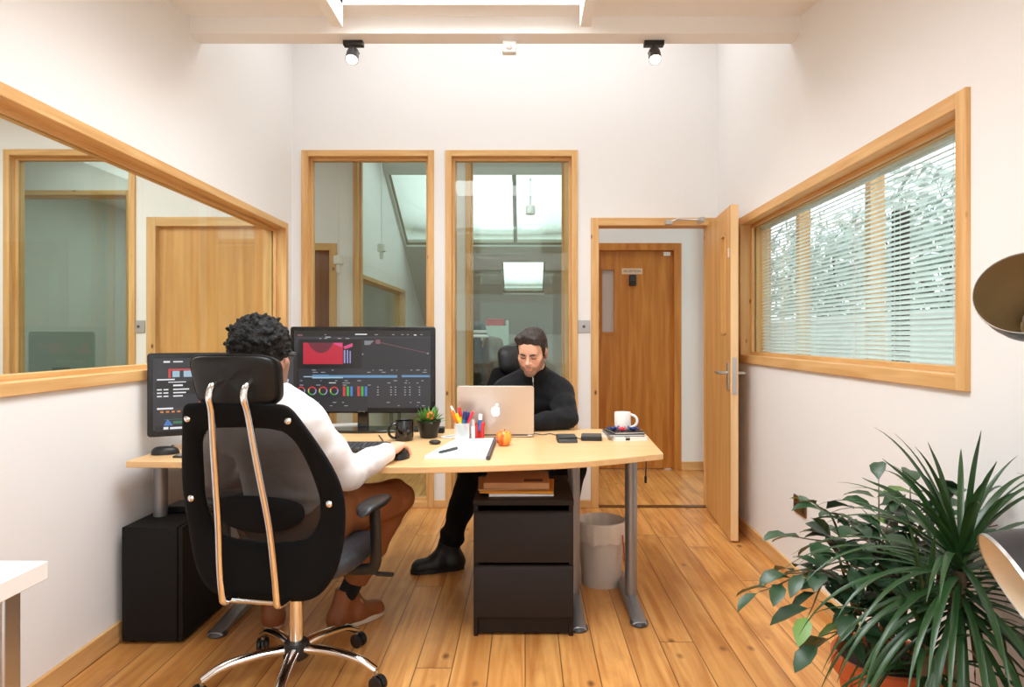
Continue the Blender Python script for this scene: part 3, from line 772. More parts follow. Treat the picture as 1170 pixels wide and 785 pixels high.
for du in (-.036, .036):
    mb = MB(); mb.xf = right_xf; mb.box(3.26 + du - .02, 3.26 + du + .02, -.012, -.009, .368, .402); mb.build('outlet', M['black'], t, bevel=.001)
    mb = MB(); mb.xf = right_xf; mb.box(3.26 + du - .007, 3.26 + du + .007, -.016, -.009, .410, .425); mb.build('rocker', M['brass'], t, bevel=.001)

# ------------------------------------------------------------------ desk
ZD = 0.730
desk = thing('office_desk', 'long pale wood desk with a curved front edge and grey steel legs', 'desk', (-.5, 3.05, 0))
front = bez([(-1.585, 2.64, 0), (-1.30, 2.625, 0), (-.95, 2.56, 0), (-.49, 2.526, 0), (-.068, 2.572, 0), (.247, 2.648, 0), (.585, 2.815, 0)], 8)
poly = [(p.x, p.y) for p in front] + [(.622, 3.54), (.60, 3.56), (-1.60, 3.56)]
mb = MB(); mb.prism(poly, ZD - .026, ZD); mb.build('desktop', M['desk'], desk, bevel=.0025)
def desk_leg(x, y0, y1, yc):
    mb = MB(); mb.tube([(x, yc, .045), (x, yc, ZD - .03)], .028, 24); mb.lathe([(.028, 0), (.036, .0), (.036, .02), (.028, .03)], (x, yc, ZD - .056), 24)
    lg = mb.build('leg', M['silver_paint'], desk)
    mb = MB(); n = 16; ring = []
    for k in range(13):
        t_ = k / 12; y = y0 + (y1 - y0) * t_; hgt = .022 + .028 * math.sin(math.pi * min(1, max(0, t_))) ** .8
        ring.append([(x - .034, y, .008), (x - .030, y, hgt * .75), (x - .014, y, hgt), (x + .014, y, hgt), (x + .030, y, hgt * .75), (x + .034, y, .008)])
    vs = [p for r in ring for p in r]; fs = []
    for k in range(12):
        for j in range(6): fs.append((k * 6 + j, k * 6 + (j + 1) % 6, (k + 1) * 6 + (j + 1) % 6, (k + 1) * 6 + j))
    fs += [(5, 4, 3, 2, 1, 0), tuple(range(72, 78))]
    mb.add(vs, fs); mb.build('foot', M['silver_paint'], lg, bevel=.003)
    for y in (y0 + .03, y1 - .03):
        mb = MB(); mb.lathe([(0, 0), (.036, 0), (.040, .006), (.036, .018), (.02, .022), (0, .022)], (x, y, 0), 20); mb.build('glide', M['gunmetal'], lg)
desk_leg(.485, 2.80, 3.42, 3.05); desk_leg(.224, 2.75, 3.40, 3.06); desk_leg(-1.262, 2.70, 3.38, 3.10); 
mb = MB(); mb.tube([(-1.545, 2.82, .0), (-1.545, 2.82, ZD - .03)], .028, 24); mb.lathe([(.028, 0), (.04, 0), (.04, .025), (.028, .03)], (-1.545, 2.82, ZD - .06), 24); mb.build('leg', M['silver_paint'], desk)
mb = MB(); mb.box(-1.55, -1.02, 3.33, 3.348, .33, ZD - .03); mb.build('modesty_panel', M['grey_laminate'], desk, bevel=.002)
mb = MB(); mb.box(-1.24, .47, 3.14, 3.18, ZD - .07, ZD - .027); mb.build('cross_beam', M['silver_paint'], desk)

# black box unit under the left end
x0, x1, y0, y1 = -1.605, -1.362, 2.645, 3.06
t = thing('computer_cabinet', 'matt black box cabinet on the floor under the left end of the desk', 'cabinet', ((x0 + x1) / 2, (y0 + y1) / 2, 0))
mb = MB(); mb.box(x0, x1 - .022, y0, y1, .012, .466); mb.build('body', M['black_box'], t, bevel=.004)
mb = MB(); mb.box(x1 - .018, x1, y0, y1, .012, .466); mb.build('side_panel', M['black_box'], t, bevel=.003)
for (a, b) in ((x0 + .03, y0 + .04), (x1 - .03, y0 + .04), (x0 + .03, y1 - .04), (x1 - .03, y1 - .04)):
    mb = MB(); mb.lathe([(0, 0), (.016, 0), (.018, .012), (0, .012)], (a, b, 0), 14); mb.build('foot', M['black'], t)
mb = MB(); mb.prism(rounded_rect(.19, .12, .015, 4, -1.46, 2.93), .466, .492); o = mb.build('network_box', M['black'], bevel=.004); tag(o, 'flat black device lying on the black box cabinet', 'device')

# two-drawer pedestal
x0, x1, y0, y1 = -.211, .197, 2.72, 3.20
t = thing('drawer_unit', 'black brown two drawer chest under the desk', 'drawers', (0, 2.96, 0))
mb = MB(); mb.box(x0, x0 + .018, y0, y1, 0, .535); mb.box(x1 - .018, x1, y0, y1, 0, .535); mb.box(x0 + .018, x1 - .018, y1 - .012, y1, .04, .535); mb.box(x0 + .018, x1 - .018, y0 + .006, y0 + .024, .01, .075); mb.box(x0 + .018, x1 - .018, y0 + .02, y1, .075, .09)
mb.build('carcass', M['dark_cab'], t, bevel=.002)
mb = MB(); mb.box(x0 - .002, x1 + .002, y0 - .006, y1, .535, .558); mb.build('top_panel', M['dark_cab'], t, bevel=.003)
for (za, zb_) in ((.082, .292), (.305, .512)):
    mb = MB(); a, b = x0 + .004, x1 - .004
    # front that is scooped back along its top edge to make the grip
    prof = [(y0 - .014, za), (y0 - .014, zb_ - .016), (y0 - .006, zb_ - .004), (y0 + .002, zb_), (y0 + .004, zb_), (y0 + .004, za)]
    vs = [(x, yy, zz) for x in (a, b) for (yy, zz) in prof]; k = len(prof)
    mb.add(vs, [tuple(range(k - 1, -1, -1)), tuple(range(k, 2 * k))] + [(i, (i + 1) % k, k + (i + 1) % k, k + i) for i in range(k)])
    mb.box(a + .02, b - .02, y0 + .004, y1 - .03, za + .02, zb_ - .03)
    mb.build('drawer', M['dark_cab'], t, bevel=.001)

def sheet(name, label, cat, corners, z, th, m, group=None, bevel=0.0):
    mb = MB(); mb.prism(corners, z, z + th); return tag(mb.build(name, m, bevel=bevel), label, cat, group)
def rect(cx, cy, w, h, a=0):
    a = math.radians(a); ca, sa = math.cos(a), math.sin(a)
    return [(cx + x * ca - y * sa, cy + x * sa + y * ca) for x, y in ((-w / 2, -h / 2), (w / 2, -h / 2), (w / 2, h / 2), (-w / 2, h / 2))]
z = .558
sheet('magazine', 'white magazine at the bottom of the paper pile on the drawer chest', 'magazine', rect(-.02, 2.90, .27, .25, 2), z, .010, M['paper']); z += .010
sheet('envelope', 'amber padded envelope in the paper pile on the drawer chest', 'envelope', rect(-.03, 2.905, .31, .26, -3), z, .010, M['orange_paper'], bevel=.002); z += .010
sheet('envelope', 'brown kraft envelope under the printed folder on the drawer chest', 'envelope', rect(-.055, 2.92, .30, .25, 4), z, .008, M['kraft'], bevel=.002); z += .008
t = thing('folder', 'brown paper folder with a dark printed block, topmost on the drawer chest', 'folder', (-.03, 2.92, z))
mb = MB(); mb.prism(rect(-.035, 2.91, .275, .25, -1), z, z + .026); mb.build('cover', M['kraft'], t, bevel=.003)
mb = MB(); mb.prism(rect(.035, 2.835, .08, .05, -1), z + .026, z + .0266); mb.build('printed_block', mat('print_brown', rgb(104, 76, 54), .8), t)

# waste bin
c = Vector((.378, 3.31, 0))
t = thing('waste_bin', 'cream plastic waste bin with a translucent liner under the right end of the desk', 'bin', c)
mb = MB(); mb.lathe([(0, 0), (.093, 0), (.096, .004), (.117, .300), (.121, .304), (.121, .310), (.115, .308), (.093, .012), (0, .012)], c, 40); mb.build('bucket', M['bin'], t)
mb = MB(); rr = random.Random(4); ph = [rr.random() * 6.28 for _ in range(6)]
def liner(u, v):
    th = v * 2 * math.pi; wob = sum(math.sin(th * (5 + 3 * k) + ph[k]) for k in range(5)) * .0012
    prof = [(.080, .06), (.100, .18), (.110, .295), (.117, .318), (.1255, .312), (.1265, .27), (.1235, .222)]
    q = u * (len(prof) - 1); i = min(int(q), len(prof) - 2); f_ = q - i
    r_ = prof[i][0] + (prof[i + 1][0] - prof[i][0]) * f_ + (wob if u < .5 else abs(wob) * .9); z_ = prof[i][1] + (prof[i + 1][1] - prof[i][1]) * f_ + (wob * 3 if u > .9 else 0)
    return c + Vector((r_ * math.cos(th), r_ * math.sin(th), z_))
mb.surf(liner, 25, 72, closed=True); mb.build('bin_liner', M['bag'], t)
mb = MB(); a = math.radians(-42); d = Vector((math.cos(a), math.sin(a), 0))
mb.tube(bez([c + d * .128 + Vector((0, 0, .262)), c + d * .134 + Vector((0, 0, .20)), c + d * .134 + Vector((0.004, -.01, .12)), c + d * .134 + Vector((0, 0.01, .19)), c + d * .130 + Vector((0, .01, .25))], 6), .005, 6, flat=.4); mb.build('drawstring', M['red'], t)

# ------------------------------------------------------------------ monitors
def emis(name, col, s=1.0):
    m, n, l, b = new_mat(name); b.inputs['Base Color'].default_value = (.01, .01, .01, 1); b.inputs['Roughness'].default_value = .35
    b.inputs['Emission Color'].default_value = col; b.inputs['Emission Strength'].default_value = s
    return m
E = {k: emis('screen_' + k, rgb(*v)) for k, v in dict(bg=(46, 46, 52), dark=(24, 24, 26), panel=(38, 40, 46), panel2=(56, 56, 64), text=(170, 172, 178), white=(235, 235, 238), red=(190, 40, 62), dred=(110, 40, 56), pink=(214, 74, 130), blue=(96, 140, 180), lblue=(160, 190, 206), cr=(206, 64, 64), cg=(70, 168, 70), cb=(72, 120, 190), violet=(150, 150, 200), orange=(216, 130, 60), yellow=(206, 190, 80), green=(60, 120, 90), curve=(130, 84, 92)).items()}
def monitor(label, frame_xf, w, h, base_c, base_w, bz=.022, foot_rot=0):
    """frame_xf maps (across, out of the screen, up from the lower edge)"""
    t = thing('monitor', label, 'monitor', base_c)
    mb = MB(); mb.xf = frame_xf
    mb.prism([(x, y) for x, y in rounded_rect(w, h, .014, 5, w / 2, h / 2)], 0, .028, xf=lambda p: (p[0], -p[2], p[1]))
    mb.prism(rounded_rect(w * .7, h * .6, .05, 5, w / 2, h / 2), .028, .05, xf=lambda p: (p[0], -p[2], p[1])); mb.build('casing', M['monitor'], t, bevel=.004)
    mb = MB(); mb.xf = frame_xf; mb.box(bz, w - bz, 0.0003, .0012, bz * 1.25, h - bz); sc = mb.build('screen', E['bg'], t)
    return t, sc
def ui(parent, xf, name, quads, m, lift=.002):
    mb = MB(); mb.xf = xf
    for q in quads:
        if not isinstance(q[0], tuple):
            a, b, cc, d = q; mb.add([(a, lift, cc), (b, lift, cc), (b, lift, d), (a, lift, d)], [(0, 1, 2, 3)])
        else: mb.add([(x, lift, y) for x, y in q], [tuple(range(len(q)))])
    o = mb.build(name, m, parent)
    if 'text' in name: o['kind'] = 'stuff'
# right-hand monitor, square to the room
Ym = 3.50; s = F_PX / Ym
mx0 = (331.5 - VX) / s; mz0 = CAMZ - (472 - VY) / s; mw = (497 - 331.5) / s; mh = (472 - 373.2) / s
mxf = lambda p: (mx0 + p[0], Ym - p[1], mz0 + p[2])
bc = Vector(((413 - VX) / s, Ym + .03, ZD))
mt, ms = monitor('large black monitor facing the room with colour wheels on its screen', mxf, mw, mh, bc, .4)
def U(px, py): return ((px - 331.5) / s, (472 - py) / s)
def R4(x0, y0, x1, y1):
    a, b = U(x0, y1); cc, d = U(x1, y0); return (a, cc, b, d)
ui(ms, mxf, 'screen_panels', [R4(338, 385, 492, 392)], E['panel2'])
ui(ms, mxf, 'screen_dark_areas', [R4(338, 378, 492, 384.5), R4(341, 387.5, 413.5, 421)], E['dark'], .0023)
ui(ms, mxf, 'curve_panel', [R4(414, 386, 492, 422), R4(338, 447, 420, 470)], E['panel'], .0024)
ui(ms, mxf, 'video_preview', [R4(346.6, 391.6, 392, 416)], E['red'], .0028)
ui(ms, mxf, 'preview_shade', [[U(352, 391.6), U(356, 398), U(362, 402.5), U(368, 403.6), U(374, 401.5), U(379, 396), U(381, 391.6)]], E['dred'], .0031)
ui(ms, mxf, 'preview_highlights', [[U(392.5, 396), U(403, 392), U(403, 396), U(394, 399)], [U(380, 391.8), U(391, 391.8), U(391, 397), U(384, 394)]], E['pink'], .0031)
ui(ms, mxf, 'preview_stripes', [R4(393, 400, 394.8, 415), R4(396.4, 400, 398, 415), R4(399.6, 401, 401, 415)], E['violet'], .0031)
ui(ms, mxf, 'timeline_strip', [R4(357, 428, 376, 432.4), R4(376, 428.6, 454, 431.6), R4(459, 428.6, 491, 431)], E['blue'], .0028)
ui(ms, mxf, 'timeline_highlight', [R4(347, 429.8, 357, 431), R4(357, 430.6, 392, 432.2)], E['lblue'], .0031)
for i, cx in enumerate((344, 356.9, 369.4, 382)):
    for (a0, a1, key) in ((20, 150, 'cr'), (150, 205, 'yellow'), (205, 290, 'cg'), (290, 380, 'violet')):
        qs = []
        for k in range(6):
            b0, b1 = [math.radians(a0 + (a1 - a0) * (k + e_) / 6) for e_ in (0, 1)]
            qs.append([U(cx + r_ * math.cos(b_), 446.5 - r_ * math.sin(b_)) for (r_, b_) in ((3.6, b0), (4.9, b0), (4.9, b1), (3.6, b1))])
        ui(ms, mxf, 'color_wheel', qs, E[key], .0028)
for base in (392, 408.5):
    for k, key in enumerate(('cr', 'cg', 'cb')): ui(ms, mxf, 'color_bar', [R4(base + k * 4.2, 441.5, base + k * 4.2 + 2.8, 452.5)], E[key], .0028)
rr = random.Random(5); tx = []
for k in range(60):
    yy = rr.choice((382, 386.4, 422.5, 425, 434.6, 437.2, 439.6, 459.4, 463.2)); xx = 340 + rr.random() * 148; tx.append(R4(xx, yy, xx + 1 + rr.random() * 4, yy + .7))
for gx in (431, 446, 451, 462, 467.5, 478.5):
    for gy in (441.8, 445, 447.6, 450.6): tx.append(R4(gx, gy, gx + 1.8, gy + .9))
for k in range(5): tx.append(R4(416.5, 389.5 + k * 1.0, 427 - k, 390.0 + k * 1.0))
tx += [R4(372, 384.6, 378, 385.8), R4(488, 403, 489.8, 404.6), R4(414, 404, 415.2, 405.4)]
ui(ms, mxf, 'interface_text', tx, E['text'], .0032)
ui(ms, mxf, 'interface_white_text', [R4(406, 381.4, 419.5, 382.6), R4(473, 382.2, 476, 383.4), R4(376, 437, 384, 437.8)], E['white'], .0034)
ui(ms, mxf, 'curve_line', [[U(428, 389.6), U(489, 403.4), U(489, 404.0), U(428, 390.2)], ], E['curve'], .0033)
ui(ms, mxf, 'curve_marker', [R4(429.6, 388.2, 434.5, 393)], E['curve'], .0033)
ui(ms, mxf, 'menu_marker', [R4(340, 382, 346, 384)], E['curve'], .0033)
text('BenQ', .016, mxf((.0 + (413 - 331.5) / s, .0006, .0115)), math.pi / 2, M['steel'], mt, 'maker_mark', .0004)
# stand: flat neck on a wide shallow base
mb = MB(); mb.box(bc.x - .029, bc.x + .029, Ym + .03, Ym + .055, ZD + .012, mz0 + .10); mb.box(bc.x - .07, bc.x + .07, Ym + .035, Ym + .085, mz0 + .05, mz0 + .16); mb.build('stand_neck', M['black_gloss'], mt, bevel=.004)
basep = [(bc.x + .31 * sgn * q[0], Ym - .06 + q[1]) for sgn, qs in ((1, [(0, -.055), (.55, -.035), (1.0, .0), (1.0, .13), (.5, .14)]), (-1, [(.5, .14), (1.0, .13), (1.0, 0), (.55, -.035)])) for q in qs]
mb = MB(); mb.prism(basep, ZD, ZD + .014); mb.build('stand_base', M['black_gloss'], mt, bevel=.003)
# left-hand monitor, turned towards the chair
th = math.radians(27); la = Vector((-1.600, 2.815, .797)); lx = Vector((math.cos(th), math.sin(th), 0)); ln = Vector((math.sin(th), -math.cos(th), 0))
lw, lh = .612, .357
lxf = lambda p: la + lx * p[0] + ln * p[1] + Vector((0, 0, p[2]))
lc = la + lx * lw * .5 - ln * .10; lc.z = ZD
lt, ls = monitor('black monitor at the left wall angled towards the mesh chair', lxf, lw, lh, lc, .3)
def R5(a, b, cc, d): return (a * lw, b * lw, cc * lh, d * lh)      # fractions of the panel
ui(ls, lxf, 'screen_panels', [R5(.05, .32, .50, .66), R5(.05, .95, .06, .13)], E['dark'], .0020)
ui(ls, lxf, 'timeline_panel', [R5(.325, .95, .46, .58), R5(.06, .95, .31, .335)], E['panel2'], .0020)
ui(ls, lxf, 'clip_border', [R5(.13, .32, .79, .81), R5(.13, .145, .70, .81), R5(.305, .32, .60, .81), R5(.323, .329, .36, .66), R5(.325, .35, .67, .71)], E['cr'], .0024)
ui(ls, lxf, 'clip_thumbnails', [R5(.155, .20, .71, .785), R5(.225, .30, .71, .785), R5(.325, .93, .61, .65)], E['lblue'], .0026)
tq = [R5(.10, .14, .885, .905), R5(.16, .22, .888, .902), R5(.27, .29, .885, .905), R5(.31, .41, .888, .902), R5(.06, .17, .675, .69), R5(.13, .24, .645, .655), R5(.16, .22, .60, .62), R5(.14, .24, .085, .11), R5(.10, .13, .085, .115), R5(.06, .16, .325, .345)]
for k in range(3): tq += [R5(.06, .09, .555 - .04 * k, .57 - .04 * k), R5(.10, .13, .555 - .04 * k, .57 - .04 * k), R5(.16, .26 - .02 * k, .555 - .04 * k, .57 - .04 * k)]
ui(ls, lxf, 'interface_text', tq, E['white'], .0026)
ui(ls, lxf, 'meter_lights', [R5(.08 + .035 * k, .10 + .035 * k, .285, .305) for k in range(9)] + [R5(.44, .95, .28, .30)], E['orange'], .0024)
ui(ls, lxf, 'waveforms', [R5(.10, .95, .20, .205), R5(.16, .95, .15, .18)], E['green'], .0024)
ui(ls, lxf, 'blue_marker', [[(.10 * lw, .13 * lh), (.16 * lw, .13 * lh), (.125 * lw, .21 * lh)]], E['cb'], .0026)
mb = MB(); q = lc - ln * -.02; mb.tube([lc + Vector((0, 0, .01)), lc + Vector((0, 0, .16)), la + lx * lw * .5 - ln * .05 + Vector((0, 0, .14))], .020, 12); mb.build('stand_neck', M['monitor'], lt)
mb = MB(); mb.lathe([(0, 0), (.11, 0), (.112, .006), (.10, .012), (0, .016)], lc, 36); mb.build('stand_base', M['monitor'], lt)

# ------------------------------------------------------------------ desk things
Z = ZD
def mouse(name, label, c, rot, m=None, s=1.0):
    t = thing(name, label, 'mouse', c); R = Matrix.Rotation(rot, 3, 'Z'); mb = MB(); c = Vector(c)
    def fn(u, v):
        a = v * 2 * math.pi; e = math.sin(u * math.pi / 2)
        x = math.cos(a) * .031 * e ** .55 * (1 - .1 * math.sin(a)); y = math.sin(a) * .054 * e ** .55
        return c + R @ (Vector((x, y, .033 * math.cos(u * math.pi / 2) ** .8 * (1 - .12 * math.sin(a) * e) + .0005)) * s)
    mb.surf(fn, 10, 24, closed=True); mb.build('body', m or M['black'], t)
    mb = MB(); mb.tube([c + R @ Vector((-.004, .026, .030)) * s, c + R @ Vector((.004, .026, .030)) * s], .008 * s, 12); mb.build('scroll_wheel', M['gunmetal'], t)
    mb = MB(); mb.tube([c + R @ Vector((0, .01, .0335)) * s, c + R @ Vector((0, .045, .021)) * s], .0012, 6); mb.build('button_seam', M['gunmetal'], t)
    return t
p = onz(189, 519, Z); mouse('computer_mouse', 'black mouse on the far left end of the desk', (p.x, p.y, Z), -1.2)
p = onz(206, 523, Z); sheet('phone', 'small flat black phone beside the left mouse', 'phone', rect(p.x + .04, p.y + .03, .14, .072, 5), Z, .009, M['black_gloss'], bevel=.003)
hand_m = (-.502, 2.705, Z); mouse('computer_mouse', 'black mouse under the hand of the man in the white jumper', hand_m, -.2)
# keyboard
kc = Vector((-.825, 2.90, Z)); t = thing('keyboard', 'black keyboard in front of the large monitor', 'keyboard', kc)
mb = MB(); mb.prism([(y, z_) for y, z_ in ((-.078, 0), (.072, 0), (.072, .024), (-.078, .012))], -.225, .225, xf=lambda p: kc + Vector((p[2], p[0], p[1]))); mb.build('case', M['black'], t, bevel=.003)
mb = MB()
for r in range(5):
    y = -.062 + r * .0262; n = 21 if r else 14
    for k in range(n):
        w_ = .43 / n; x = -.215 + (k + .5) * w_; zz = .012 + (y + .078) / .15 * .012
        mb.box(kc.x + x - w_ * .44, kc.x + x + w_ * .44, kc.y + y - .010, kc.y + y + .011, kc.z + zz - .002, kc.z + zz + .008)
mb.build('keys', M['gunmetal'], t, bevel=.0015)
mb = MB(); mb.tube(bez([kc + Vector((.10, .07, .012)), kc + Vector((.12, .13, .004)), kc + Vector((.16, .20, .004)), kc + Vector((.10, .40, .004))], 8), .0028, 6); mb.build('cable', M['black'], t)
# black mug
def mug(name, label, c, r, h, m, ang, inner=None):
    t = thing(name, label, 'mug', c); mb = MB()
    mb.lathe([(0, 0), (r * .86, 0), (r * .94, .004), (r, .02), (r, h - .004), (r * .97, h), (r * .90, h - .002), (r * .88, .012), (0, .008)], c, 40); mb.build('cup', m, t)
    mb = MB(); R = Matrix.Rotation(ang, 3, 'Z'); c = Vector(c)
    pts = [c + R @ Vector((r * .96 + .032 * math.sin(a), 0, h * .5 + h * .36 * math.cos(a))) for a in [math.pi * k / 12 for k in range(13)]]
    mb.tube(pts, .0065, 10, flat=1.4, up=(0, 1, 0)); mb.build('handle', m, t)
    return t
p = onz(461, 504, Z); mug('mug', 'glossy black mug beside the keyboard, handle to the left', (p.x, p.y + .02, Z), .044, .096, M['black_gloss'], math.radians(200))
# small potted succulent
p = onz(489, 501, Z); c = Vector((p.x, p.y + .03, Z)); t = thing('potted_plant', 'small leafy green plant in a black tapered pot on the desk', 'plant', c)
mb = MB(); mb.lathe([(0, 0), (.038, 0), (.041, .004), (.056, .072), (.059, .074), (.059, .086), (.054, .086), (.050, .070), (0, .070)], c, 32); mb.build('pot', M['black'], t)
mb = MB(); mb.lathe([(0, .0735), (.03, .074), (.0515, .071)], c, 24); mb.build('soil', M['soil'], t)
mb = MB(); rr = random.Random(3)
for k in range(85):
    a = rr.random() * 6.283; el = rr.random() ** .8 * 1.35 + .15; L = .05 + .045 * rr.random(); d = Vector((math.cos(a) * math.cos(el), math.sin(a) * math.cos(el), math.sin(el)))
    b0 = c + Vector((math.cos(a) * .03 * rr.random(), math.sin(a) * .03 * rr.random(), .073)); sd = d.cross(Vector((0, 0, 1))).normalized() * (.007 + .004 * rr.random()); sag = Vector((0, 0, -.014 * math.cos(el)))
    mid = b0 + d * L * .62 + sag * .3; up_ = d.cross(sd).normalized() * .002
    mb.add([b0, mid - sd, mid + up_, mid + sd, b0 + d * L + sag], [(0, 1, 2), (0, 2, 3), (1, 4, 2), (2, 4, 3)], 0, True)
mb.build('foliage', M['succulent'], t)
mb = MB(); bp_ = c + Vector((.012, -.03, .11))
for k in range(7):
    a = k * .9; mb.ell(bp_ + Vector((math.cos(a) * .010, -.004, math.sin(a) * .012)), (.008, .005, .009), 8, 6)
mb.build('flower', M['orange'], t)
# earbud case and coiled white cable
p = onz(497, 507.5, Z); mb = MB(); mb.ell((p.x, p.y, Z + .010), (.028, .022, .010), 20, 10); tag(mb.build('earphone_case', M['black']), 'small dark oval case in front of the potted plant', 'case')
p = onz(508, 500, Z); mb = MB(); pts = []
for k in range(60):
    a = k * .36; pts.append(Vector((p.x + .02 + math.cos(a) * (.042 - .0003 * k), p.y + math.sin(a) * (.03 - .0002 * k), Z + .003 + .0012 * (k // 18))))
mb.tube(pts + [pts[-1] + Vector((.05, .05, 0)), pts[-1] + Vector((.12, .10, -.001))], .0022, 6); tag(mb.build('cable', M['white']), 'coiled white cable beside the pen cup', 'cable')
# pen cup with its pens
p = onz(528, 505, Z); c = Vector((p.x, p.y + .025, Z)); t = thing('pen_cup', 'square clear pen cup on the desk left of the laptop', 'pen cup', c)
hw = .034; hh_ = .088
mb = MB()
for (a, b, cc, d) in ((-hw, hw, -hw, -hw + .003), (-hw, hw, hw - .003, hw), (-hw, -hw + .003, -hw + .003, hw - .003), (hw - .003, hw, -hw + .003, hw - .003)): mb.box(c.x + a, c.x + b, c.y + cc, c.y + d, Z, Z + hh_)
mb.box(c.x - hw, c.x + hw, c.y - hw, c.y + hw, Z, Z + .004); mb.build('cup', sheer('frosted_acrylic', rgb(232, 236, 238), .38, .25), t)
mb = MB(); mb.box(c.x - hw + .004, c.x + hw - .004, c.y - hw + .004, c.y + hw - .004, Z + .004, Z + .026); mb.build('inner_tray', M['white'], t)
def pen(label, foot, head, r, m, capm=None, group='pens in the clear cup', name='pen', cat='pen'):
    foot, head = Vector(foot), Vector(head); t = thing(name, label, cat, foot, group); d = (head - foot)
    mb = MB(); mb.tube([foot, foot + d * .06, foot + d * .66], [r * .4, r, r], 10); mb.build('barrel', m, t)
    mb = MB(); mb.tube([foot + d * .66, foot + d * .97, head], [r * 1.18, r * 1.12, r * .7], 10); mb.build('cap', capm or m, t)
def P(dx, dy, dz): return c + Vector((dx, dy, dz))
pen('orange marker leaning left in the clear cup', P(-.004, .004, .03), P(-.050, -.01, .146), .0085, M['orange'], M['orange'])
pen('white pen leaning furthest left in the clear cup', P(.010, .012, .03), P(-.056, .006, .166), .005, M['white'], M['white'])
pen('yellow marker in the front of the clear cup', P(.012, -.016, .03), P(-.028, -.022, .132), .0085, M['yellow'], M['yellow'])
pen('yellow marker with a red tip in the clear cup', P(.004, -.004, .03), P(-.016, .0, .160), .007, M['yellow'], M['red'])
pen('light blue marker with a navy cap in the clear cup', P(-.006, -.006, .03), P(.014, -.008, .142), .0085, M['blue'], M['navy'])
pen('navy pen right of the light blue marker in the clear cup', P(.004, .014, .03), P(.028, .012, .135), .006, M['blue'], M['navy'])
pen('pink red pen leaning right in the clear cup', P(-.002, .01, .03), P(.050, .0, .140), .0065, M['pink'], M['pink'])
pen('teal pen standing inside the clear cup, tip down', P(.018, -.024, .028), P(-.018, -.026, .086), .006, M['teal'], M['teal'])
# clear bottle and red highlighter block
p = onz(539, 505, Z); b = Vector((p.x + .004, p.y + .03, Z)); t = thing('glue_stick', 'slim clear white tube standing between the pen cup and the red holder', 'tube', b)
mb = MB(); mb.lathe([(0, 0), (.009, 0), (.010, .002), (.010, .07), (0, .07)], b, 16); mb.build('tube', M['white'], t)
mb = MB(); mb.lathe([(0, .07), (.0085, .07), (.0085, .098), (.006, .102), (0, .102)], b, 16); mb.build('cap', M['frost'], t)
p = onz(547.5, 503.5, Z); b = Vector((p.x, p.y + .02, Z)); t = thing('red_holder', 'small red holder with open slots between the pen cup and laptop', 'holder', b)
mb = MB(); mb.obox(b + Vector((-.014, 0, .036)), (.017, .026, .072)); mb.obox(b + Vector((.014, 0, .036)), (.018, .026, .072)); mb.obox(b + Vector((.016, 0, .074)), (.02, .024, .022)); mb.obox(b + Vector((0, .006, .02)), (.03, .012, .04)); mb.obox(b + Vector((-.02, 0, .078)), (.014, .018, .012)); mb.build('body', M['red'], t, bevel=.005, seg=3)
pen('white capped blue pen stuck in the red holder', b + Vector((.0, -.002, .042)), b + Vector((.006, .0, .125)), .0085, M['blue'], M['white'], None, 'correction_pen', 'pen')
# ring binder of white sheets, pen on top
cs = [onz(484, 524.5, Z), onz(519.5, 504.5, Z), onz(564.5, 503.5, Z), onz(556, 525.5, Z)]; cs = [(q.x, q.y) for q in cs]
nb = thing('notepad', 'white paper notepad with a dark spine on the desk before the laptop', 'notepad', (sum(q[0] for q in cs) / 4, sum(q[1] for q in cs) / 4, Z))
cs = cs[::-1] if (cs[1][0] - cs[0][0]) * (cs[2][1] - cs[0][1]) - (cs[1][1] - cs[0][1]) * (cs[2][0] - cs[0][0]) < 0 else cs
cen = Vector((sum(q[0] for q in cs) / 4, sum(q[1] for q in cs) / 4))
def inset(k, dx=0, dy=0): return [(cen.x + (q[0] - cen.x) * k + dx, cen.y + (q[1] - cen.y) * k + dy) for q in cs]
mb = MB(); mb.prism(inset(1.0), Z, Z + .004); mb.build('back_cover', mat('cover_grey', rgb(205, 206, 210), .5), nb)
mb = MB(); mb.prism(inset(.97), Z + .004, Z + .012); mb.prism(inset(.955, .003, .004), Z + .012, Z + .0135); mb.build('sheets', M['paper'], nb)
q0, q1 = onz(565, 503.8, Z), onz(556.5, 526, Z)
mb = MB(); mb.tube([q0 + Vector((.004, 0, .008)), q1 + Vector((.004, 0, .008))], .009, 10); mb.build('spine', M['gunmetal'], nb)
q0, q1 = onz(501, 517, Z + .02), onz(522, 512, Z + .02); t = thing('ballpoint_pen', 'dark grey ballpoint pen lying on the white notepad', 'pen', q0)
mb = MB(); mb.tube([q0, q0 + (q1 - q0) * .12, q1], [.002, .006, .006], 12); mb.build('barrel', M['gunmetal'], t)
mb = MB(); mb.tube([q0 + (q1 - q0) * .7 + Vector((0, 0, .006)), q1 + Vector((0, 0, .007))], .0022, 6); mb.build('clip', M['steel'], t)
